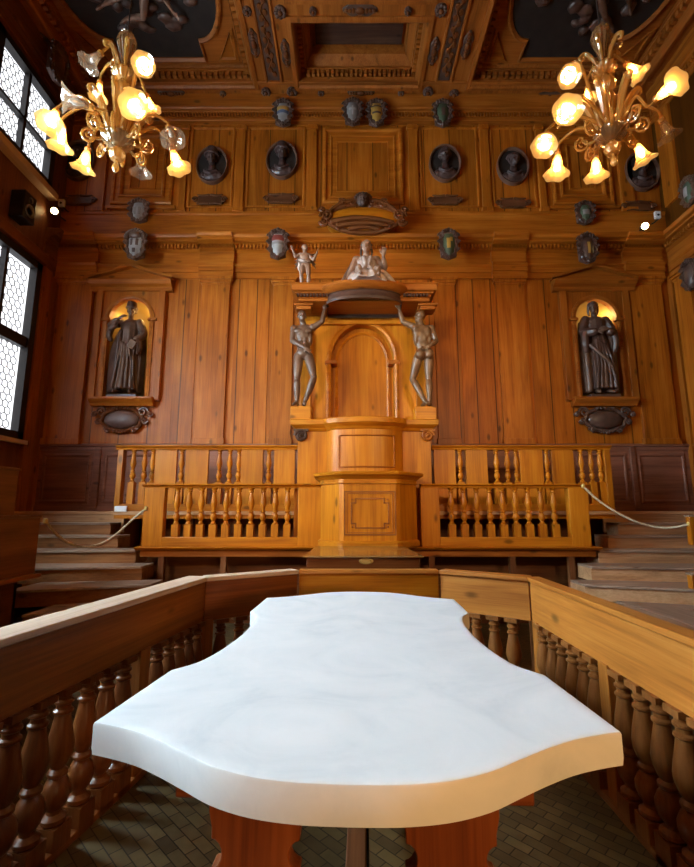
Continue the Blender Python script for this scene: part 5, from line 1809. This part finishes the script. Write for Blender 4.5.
        arm = MB().tube(P, R, 8).build('arm', GT, r, world=False)
        rot = frame_to(d)
        MB().lathe([(0.018, -0.02), (0.034, 0.0), (0.030, 0.025), (0.022, 0.035)], base, 12, mat=rot).build('socket', GT, arm, world=False)
        # trumpet with ruffled lip
        m = MB()
        prof = [(0.020, 0.02), (0.032, 0.05), (0.040, 0.09), (0.048, 0.125), (0.064, 0.16), (0.090, 0.190), (0.112, 0.205)]
        loops = []
        n = 32
        for i, (rr, z) in enumerate(prof):
            f = max(0, i - 3) / 3
            l = []
            for k in range(n):
                t = 2 * PI * k / n
                w = 1 + 0.035 * f * math.cos(6 * t)
                l.append(base + rot @ V((rr * sz * w * math.cos(t), rr * sz * w * math.sin(t), (z + 0.006 * f * math.cos(6 * t + 1)) * sz)))
            loops.append(l)
        sh = m.loft(loops, caps=False).build('trumpet_shade', GL if lit else GU, arm, world=False)
        MB().lathe([(0.004, 0.055), (0.014, 0.06), (0.022, 0.10), (0.024, 0.13), (0.014, 0.152), (0.004, 0.158)], base, 12, mat=rot @ Matrix.Diagonal((sz, sz, sz))).build('lamp_bulb', M['bulb'] if lit else M['white'], arm, world=False)
    return r


LL = [(145, 67, -0.28, (0.2, -0.75, -0.55), 1, 0.85), (94, 59, -0.05, (-0.45, -0.2, -0.85), 0, 0.9), (138, 110, -0.55, (0.05, -0.85, -0.35), 1, 1.0),
      (76, 102, -0.35, (-0.75, -0.45, -0.1), 0, 1.05), (53, 118, -0.05, (0.05, -0.35, -0.9), 1, 1.05), (61, 138, 0.15, (-0.1, 0.1, -1), 1, 1.0),
      (85, 160, 0.40, (-0.25, 0.15, -0.9), 1, 1.0), (176, 160, 0.30, (0.35, 0.1, -0.9), 1, 1.0), (171, 134, -0.05, (0.35, -0.3, -0.85), 0, 0.95),
      (150, 104, 0.35, (0.35, 0.2, -0.9), 1, 0.75), (99, 91, 0.35, (-0.1, 0.1, -1), 1, 0.8), (141, 165, 0.55, (0.0, 0.1, -1), 0, 0.95)]
LR = [(568, 75, -0.15, (-0.15, -0.55, -0.75), 1, 0.85), (634, 70, -0.05, (0.5, -0.1, -0.7), 1, 0.85), (667, 90, -0.40, (0.15, -0.95, -0.2), 1, 1.0),
      (565, 115, -0.50, (-0.2, -0.85, -0.35), 1, 1.0), (545, 141, -0.10, (-0.3, -0.35, -0.85), 1, 0.95), (557, 165, 0.20, (-0.1, 0.1, -1), 1, 1.0),
      (596, 168, 0.45, (0.0, 0.1, -1), 1, 1.0), (641, 153, 0.35, (0.4, 0.1, -0.85), 1, 1.0), (666, 129, 0.0, (0.35, 0.05, -0.9), 0, 0.9),
      (588, 94, 0.30, (-0.1, -0.1, -1), 1, 0.75), (613, 42, 0.05, (0.1, -0.1, -1), 0, 0.6)]
chandelier('large amber glass chandelier hanging on the left beside the windows', 118, 141, LL)
chandelier('large glowing amber glass chandelier hanging on the right', 611, 135, LR)


# ---------------------------------------------------------------- ceiling carvings
def atC(x, y):
    a, b = ray(x, y)
    Y = (ZC - 0.02 - H) / b
    return V((a * Y, Y, ZC - 0.02))


def boss(label, px, py, s=0.06):
    p = atC(px, py)
    r = thing('ceiling_rosette', label, 'rosette', (p.x, p.y, ZC), 0, 'carved rosettes on the ceiling beams')
    m = MB()
    for k in range(8):
        a = 2 * PI * k / 8
        m.ell((s * 0.8 * math.cos(a), s * 0.8 * math.sin(a), -0.035), (s * 0.42, s * 0.42, 0.03), sub=1)
    m.lathe([(s * 1.1, 0.0), (s * 1.1, -0.03), (s * 0.6, -0.04)], segs=12)
    m.build('petals', M['bronze'], r, world=False)
    MB().ell((0, 0, -0.055), (s * 0.45, s * 0.45, 0.035)).build('button', wood('turn', 'x'), r, world=False)


for lab, x, y, s in (('rosette at the lower end of the left beam beside its dark band', 266, 92, 0.075), ('rosette at the lower left corner of the centre coffer', 292, 92, 0.085),
                     ('rosette at the lower right corner of the centre coffer', 428, 92, 0.085), ('rosette at the lower end of the right beam beside its dark band', 454, 94, 0.075),
                     ('rosette at the upper left corner of the centre coffer', 280, 12, 0.085), ('rosette at the upper right corner of the centre coffer', 441, 10, 0.085),
                     ('small rosette on the left coffer border near the left beam', 247, 11, 0.06), ('small rosette above the centre coffer, left of its scroll', 313, 11, 0.05),
                     ('small rosette above the centre coffer, right of its scroll', 408, 11, 0.05), ('small rosette below the centre coffer, left of its scroll', 321, 93, 0.05),
                     ('small rosette below the centre coffer, right of its scroll', 401, 93, 0.05), ('small rosette below the left coffer, right of its scroll', 223, 94, 0.05)):
    boss(lab, x, y, s)


def scroll(label, px, py, ln, wd, ax):
    p = atC(px, py)
    r = thing('ceiling_scroll', label, 'carving', (p.x, p.y, ZC), 0 if ax == 'x' else PI / 2, 'carved scroll ornaments on the ceiling beams')
    m = MB()
    m.loft([[(ln * f * math.cos(t), wd * f * math.sin(t) * (1 + 0.18 * math.cos(6 * t)), z) for t in [2 * PI * k / 36 for k in range(36)]] for f, z in ((1, 0.0), (1, -0.02), (0.9, -0.03))])
    m.build('backing', M['bronze'], r, world=False)
    m = MB()
    m.ell((0, 0, -0.04), (ln * 0.28, wd * 0.6, 0.04))
    for s in (-1, 1):
        for k in range(3):
            m.ell((s * ln * (0.38 + 0.2 * k), 0, -0.035), (ln * 0.12, wd * (0.5 - 0.1 * k), 0.028), sub=1)
        sp = [(s * (ln * 0.80 + wd * 0.3 * (1 - k / 20) * math.cos(k * 0.6)), wd * 0.4 * (1 - k / 20) * math.sin(k * 0.6), -0.035) for k in range(16)]
        m.tube(sp, 0.014, 6)
    m.build('leaf_relief', wood('turn', 'x'), r, world=False)


for lab, x, y, ln, wd, ax in (('long carved scroll below the centre coffer', 361, 92.5, 0.25, 0.075, 'x'), ('carved scroll above the centre coffer', 360, 10, 0.27, 0.09, 'x'),
                              ('carved scroll on the beam left of the centre coffer', 286, 54, 0.24, 0.08, 'y'), ('carved scroll on the right border of the left coffer', 254, 44, 0.24, 0.08, 'y'),
                              ('carved scroll on the beam right of the centre coffer', 434, 52, 0.24, 0.08, 'y'), ('carved scroll on the left border of the right coffer', 467, 46, 0.24, 0.08, 'y'),
                              ('carved scroll below the left coffer', 171, 93, 0.25, 0.07, 'x'), ('carved scroll below the right coffer', 549, 96, 0.25, 0.07, 'x'),
                              ('carved scroll on the ceiling border beside the left wall', 48, 47, 0.24, 0.08, 'y')):
    scroll(lab, x, y, ln, wd, ax)

# dark carved bands along the two beams
for lab, xc in (('dark carved leaf band along the left ceiling beam', -1.30), ('dark carved leaf band along the right ceiling beam', 1.72)):
    r = thing('ceiling_band', lab, 'carving', (xc, 5.6, ZC), 0, 'carved bands on the ceiling beams')
    MB().box(xc - 0.10, xc + 0.10, 4.1, 7.08, ZC - 0.015, ZC).build('band_board', M['bronze'], r)
    m = MB()
    y = 4.15
    i = 0
    while y < 7.03:
        m.ell((xc + 0.035 * (1 if i % 2 else -1), y, ZC - 0.025), (0.045, 0.06, 0.025), sub=1)
        y += 0.085; i += 1
    m.tube([(xc + 0.03 * math.sin(k * 0.74), 4.15 + 0.036 * k, ZC - 0.03) for k in range(80)], 0.014, 6)
    m.build('leaf_scroll', wood('turn', 'y'), r)


# carved relief panels in the big side coffers
def relief(label, x0, x1, y0, y1, seed):
    cx_, cy_ = (x0 + x1) / 2, (y0 + y1) / 2
    z = ZC + 0.28
    r = thing('ceiling_relief', label, 'relief', (cx_, cy_, z), 0, 'carved relief panels in the side coffers')
    a, b = (x1 - x0) / 2, (y1 - y0) / 2
    MB().box(-a, a, -b, b, -0.03, 0.0).build('panel_board', wood('ceil', 'x'), r, world=False)

    def outline(f, g):
        # long field with rounded lobes at both ends and notched shoulders
        q = []
        A, B = a - f, b - g
        q += [(A * 0.60, -B), (A * 0.60, -B * 0.72)]
        q += [(A * 0.60 + (A * 0.40) * math.sin(t), -B * 0.72 * math.cos(t)) for t in [k * PI / 14 for k in range(1, 14)]]
        q += [(A * 0.60, B * 0.72), (A * 0.60, B)]
        return q + [(-x, -y) for x, y in q]
    o1, o2, o3 = outline(0.10, 0.07), outline(0.13, 0.10), outline(0.17, 0.14)
    MB().loft([[(x, y, zz) for x, y in o] for o, zz in ((o1, -0.03), (o1, -0.075), (o2, -0.09), (o3, -0.06), (o3, -0.03))], caps=False).build('field_moulding', wood('ceil', 'x'), r, world=False, smooth=0.4)
    m = MB(); m.face([m.bm.verts.new((x, y, -0.036)) for x, y in o3]); m.build('dark_field', M['ovalback'], r, world=False, smooth=0)
    for sx in (-1, 1):
        for sy in (-1, 1):
            m = MB()
            m.loft([[(sx * (a * 0.97 - f), sy * (b * 0.95 - f), zz), (sx * (a * 0.70 + f), sy * (b * 0.95 - f), zz), (sx * (a * 0.97 - f), sy * (b * 0.50 + f), zz)] for f, zz in ((0.0, -0.03), (0.0, -0.055), (0.05, -0.06), (0.07, -0.035))])
            m.build('corner_spandrel', wood('trim', 'x'), r, world=False, smooth=0.3)
    rnd = random.Random(seed)
    # generic reclining figure on clouds
    m = MB()
    J = dict(pel=(0.0, 0, 0.97), nek=(0.05, 0.0, 1.49), hed=(0.08, -0.03, 1.645), face=(0.4, -0.85, 0.1),
             shL=(-0.13, 0, 1.44), elL=(-0.36, -0.05, 1.40), wrL=(-0.5, -0.08, 1.62), hdL=(-0.3, -0.1, 0.9), pnL=(0, -0.8, 0),
             shR=(0.21, 0, 1.40), elR=(0.36, -0.06, 1.20), wrR=(0.56, -0.10, 1.14), hdR=(0.9, -0.1, -0.1), pnR=(0, -0.8, 0),
             hiL=(-0.09, 0, 0.93), knL=(-0.22, -0.10, 0.52), anL=(-0.30, 0.0, 0.10), toL=(-0.36, -0.08, 0.0),
             hiR=(0.09, 0, 0.93), knR=(0.26, -0.12, 0.60), anR=(0.10, -0.02, 0.22), toR=(0.06, -0.08, 0.1))
    body(m, J)
    tilt = Matrix.Rotation(math.radians(52 if seed == 1 else -58), 4, 'Z')
    flat = Matrix.Rotation(PI / 2, 4, 'X')
    m.bm.transform(Matrix.Translation((0.1, 0.02, -0.10)) @ tilt @ Matrix.Scale(0.80, 4) @ flat @ Matrix.Translation((0, 0, -0.95)))
    skin_obj('figure', m, M['pale'] if seed == 1 else M['lime'], r, 0.016, 1)
    m = MB()
    for k in range(46):
        t = rnd.uniform(0, 2 * PI); q = rnd.uniform(0.35, 0.92)
        m.ell((a * 0.72 * q * math.cos(t), b * 0.62 * q * math.sin(t), -0.06), (rnd.uniform(0.08, 0.17), rnd.uniform(0.06, 0.12), rnd.uniform(0.04, 0.09)), sub=1)
    skin_obj('clouds', m, M['bronze'], r, 0.02, 2)


relief('carved relief with a reclining figure in the ceiling coffer above the left chandelier', -4.58, -1.85, 4.46, 7.02, 1)
relief('dark carved relief in the ceiling coffer above the right chandelier', 2.40, 5.12, 4.46, 7.02, 2)


# ---------------------------------------------------------------- spotlights, sensors, loudspeaker
def spotl(label, px, py, slabel, sx, sy, side):
    p = at(px, py, 7.10)
    r = thing('spotlight', label, 'spotlight', p)
    d = V((0.35 * -side, -0.85, -0.35)).normalized()
    rot = frame_to(d)
    MB().lathe([(0.02, -0.16), (0.055, -0.15), (0.06, -0.02), (0.066, 0.0), (0.060, 0.004)], (0, 0, 0), 16, mat=rot).build('housing', M['black'], r, world=False)
    MB().lathe([(0.001, 0.002), (0.054, 0.002), (0.054, 0.007), (0.001, 0.007)], (0, 0, 0), 16, mat=rot).build('lens', M['spot'], r, world=False)
    q = rot @ V((0, 0, -0.08))
    MB().tube([q, q + V((0, 0.10, 0.0)), q + V((0, 0.30, 0.03))], 0.014, 6).build('bracket', M['black'], r, world=False)
    p = at(sx, sy, 7.25)
    r = thing('wall_sensor', slabel, 'sensor', p)
    MB().box(-0.05, 0.05, -0.02, 0.03, -0.065, 0.065).build('housing', M['white'], r, world=False, bevel=0.008)
    MB().ell((0, -0.02, -0.01), (0.022, 0.012, 0.022)).build('lens', M['black'], r, world=False)
    MB().tube([(0.02, 0.02, -0.06), (0.02, 0.12, -0.06), (0.02, 0.26, -0.02)], 0.012, 6).build('bracket', M['black'], r, world=False)


spotl('small lit spotlight on the cornice in the left corner', 54.5, 211, 'small white box sensor above the left spotlight', 61.5, 203, -1)
spotl('small lit spotlight on the cornice in the right corner', 645, 226, 'small white box sensor above the right spotlight', 657.5, 215, 1)
r = thing('loudspeaker', 'black loudspeaker box on the left wall between the two windows', 'loudspeaker', (XL + 0.14, 6.38, 5.98), PI / 2)
MB().box(-0.13, 0.13, -0.10, 0.12, -0.22, 0.22).build('cabinet', M['black'], r, world=False, bevel=0.012)
MB().lathe([(0.002, 0.0), (0.06, 0.0), (0.095, 0.015), (0.10, 0.02), (0.10, 0.0)], (0, -0.10, -0.06), 20, mat=Matrix.Rotation(PI / 2, 3, 'X')).build('speaker_cone', M['grey'], r, world=False)
MB().lathe([(0.002, 0.0), (0.035, 0.0), (0.045, 0.012), (0.045, 0.0)], (0, -0.10, 0.12), 16, mat=Matrix.Rotation(PI / 2, 3, 'X')).build('tweeter', M['grey'], r, world=False)
MB().tube([(0, 0.10, 0.0), (0, 0.13, 0.0), (0, 0.138, 0.0)], 0.05, 10).build('wall_mount', M['black'], r, world=False)
# hidden-away little lamps that light the niches
def lamp(name, loc, power, col, rad=0.04):
    l = bpy.data.lights.new(name, 'POINT'); l.energy = power; l.color = col; l.shadow_soft_size = rad
    o = bpy.data.objects.new(name, l); COL.objects.link(o); o.location = loc
    return o


lamp('niche_lamp', (NICHES[0][0] + 0.24, YB + 0.10, NSP + 0.12), 2.2, (1.0, 0.66, 0.22), 0.03)
lamp('niche_lamp', (NICHES[0][0] - 0.24, YB + 0.12, NSP + 0.10), 0.7, (1.0, 0.66, 0.22), 0.03)
lamp('niche_lamp', (NICHES[1][0] + 0.22, YB + 0.12, NSP + 0.10), 2.2, (1.0, 0.66, 0.22), 0.03)



def spot(loc, target, power, size, blend=0.6, col=(1.0, 0.72, 0.40), rad=0.12):
    l = bpy.data.lights.new('fill_spot', 'SPOT'); l.energy = power; l.color = col
    l.spot_size = math.radians(size); l.spot_blend = blend; l.shadow_soft_size = rad
    o = bpy.data.objects.new('fill_spot', l); COL.objects.link(o); o.location = loc
    o.rotation_euler = (V(target) - V(loc)).to_track_quat('-Z', 'Y').to_euler()
    return o


# warm fill spots behind the camera, added without fixtures to light the pulpit
for sx in (-2.6, 3.2):
    spot((sx, YF + 0.3, 4.3), (0.28 + 0.25 * (sx - 0.28), YB, 2.9), 520, 46, 0.9, rad=0.4)
spot((1.7, -2.2, 1.5), (0.35, 1.1, 0.80), 165, 26, 0.7, (1.0, 0.56, 0.22), 0.2)  # added unseen fill that warms the table front
# ---------------------------------------------------------------- world and view
w = bpy.data.worlds.new('world'); sc.world = w; w.use_nodes = True
w.node_tree.nodes['Background'].inputs[0].default_value = (0.6, 0.75, 1.0, 1)
w.node_tree.nodes['Background'].inputs[1].default_value = 0.3
sc.view_settings.view_transform = 'Standard'
sc.view_settings.look = 'None'
sc.view_settings.gamma = 1.0
sc.view_settings.use_curve_mapping = False
sc.view_settings.exposure = 1.0
sc.cycles.max_bounces = 10
sc.cycles.diffuse_bounces = 6
sc.cycles.glossy_bounces = 4
sc.cycles.transparent_max_bounces = 8
sc.cycles.caustics_reflective = False
sc.cycles.caustics_refractive = False
sc.cycles.sample_clamp_indirect = 6.0
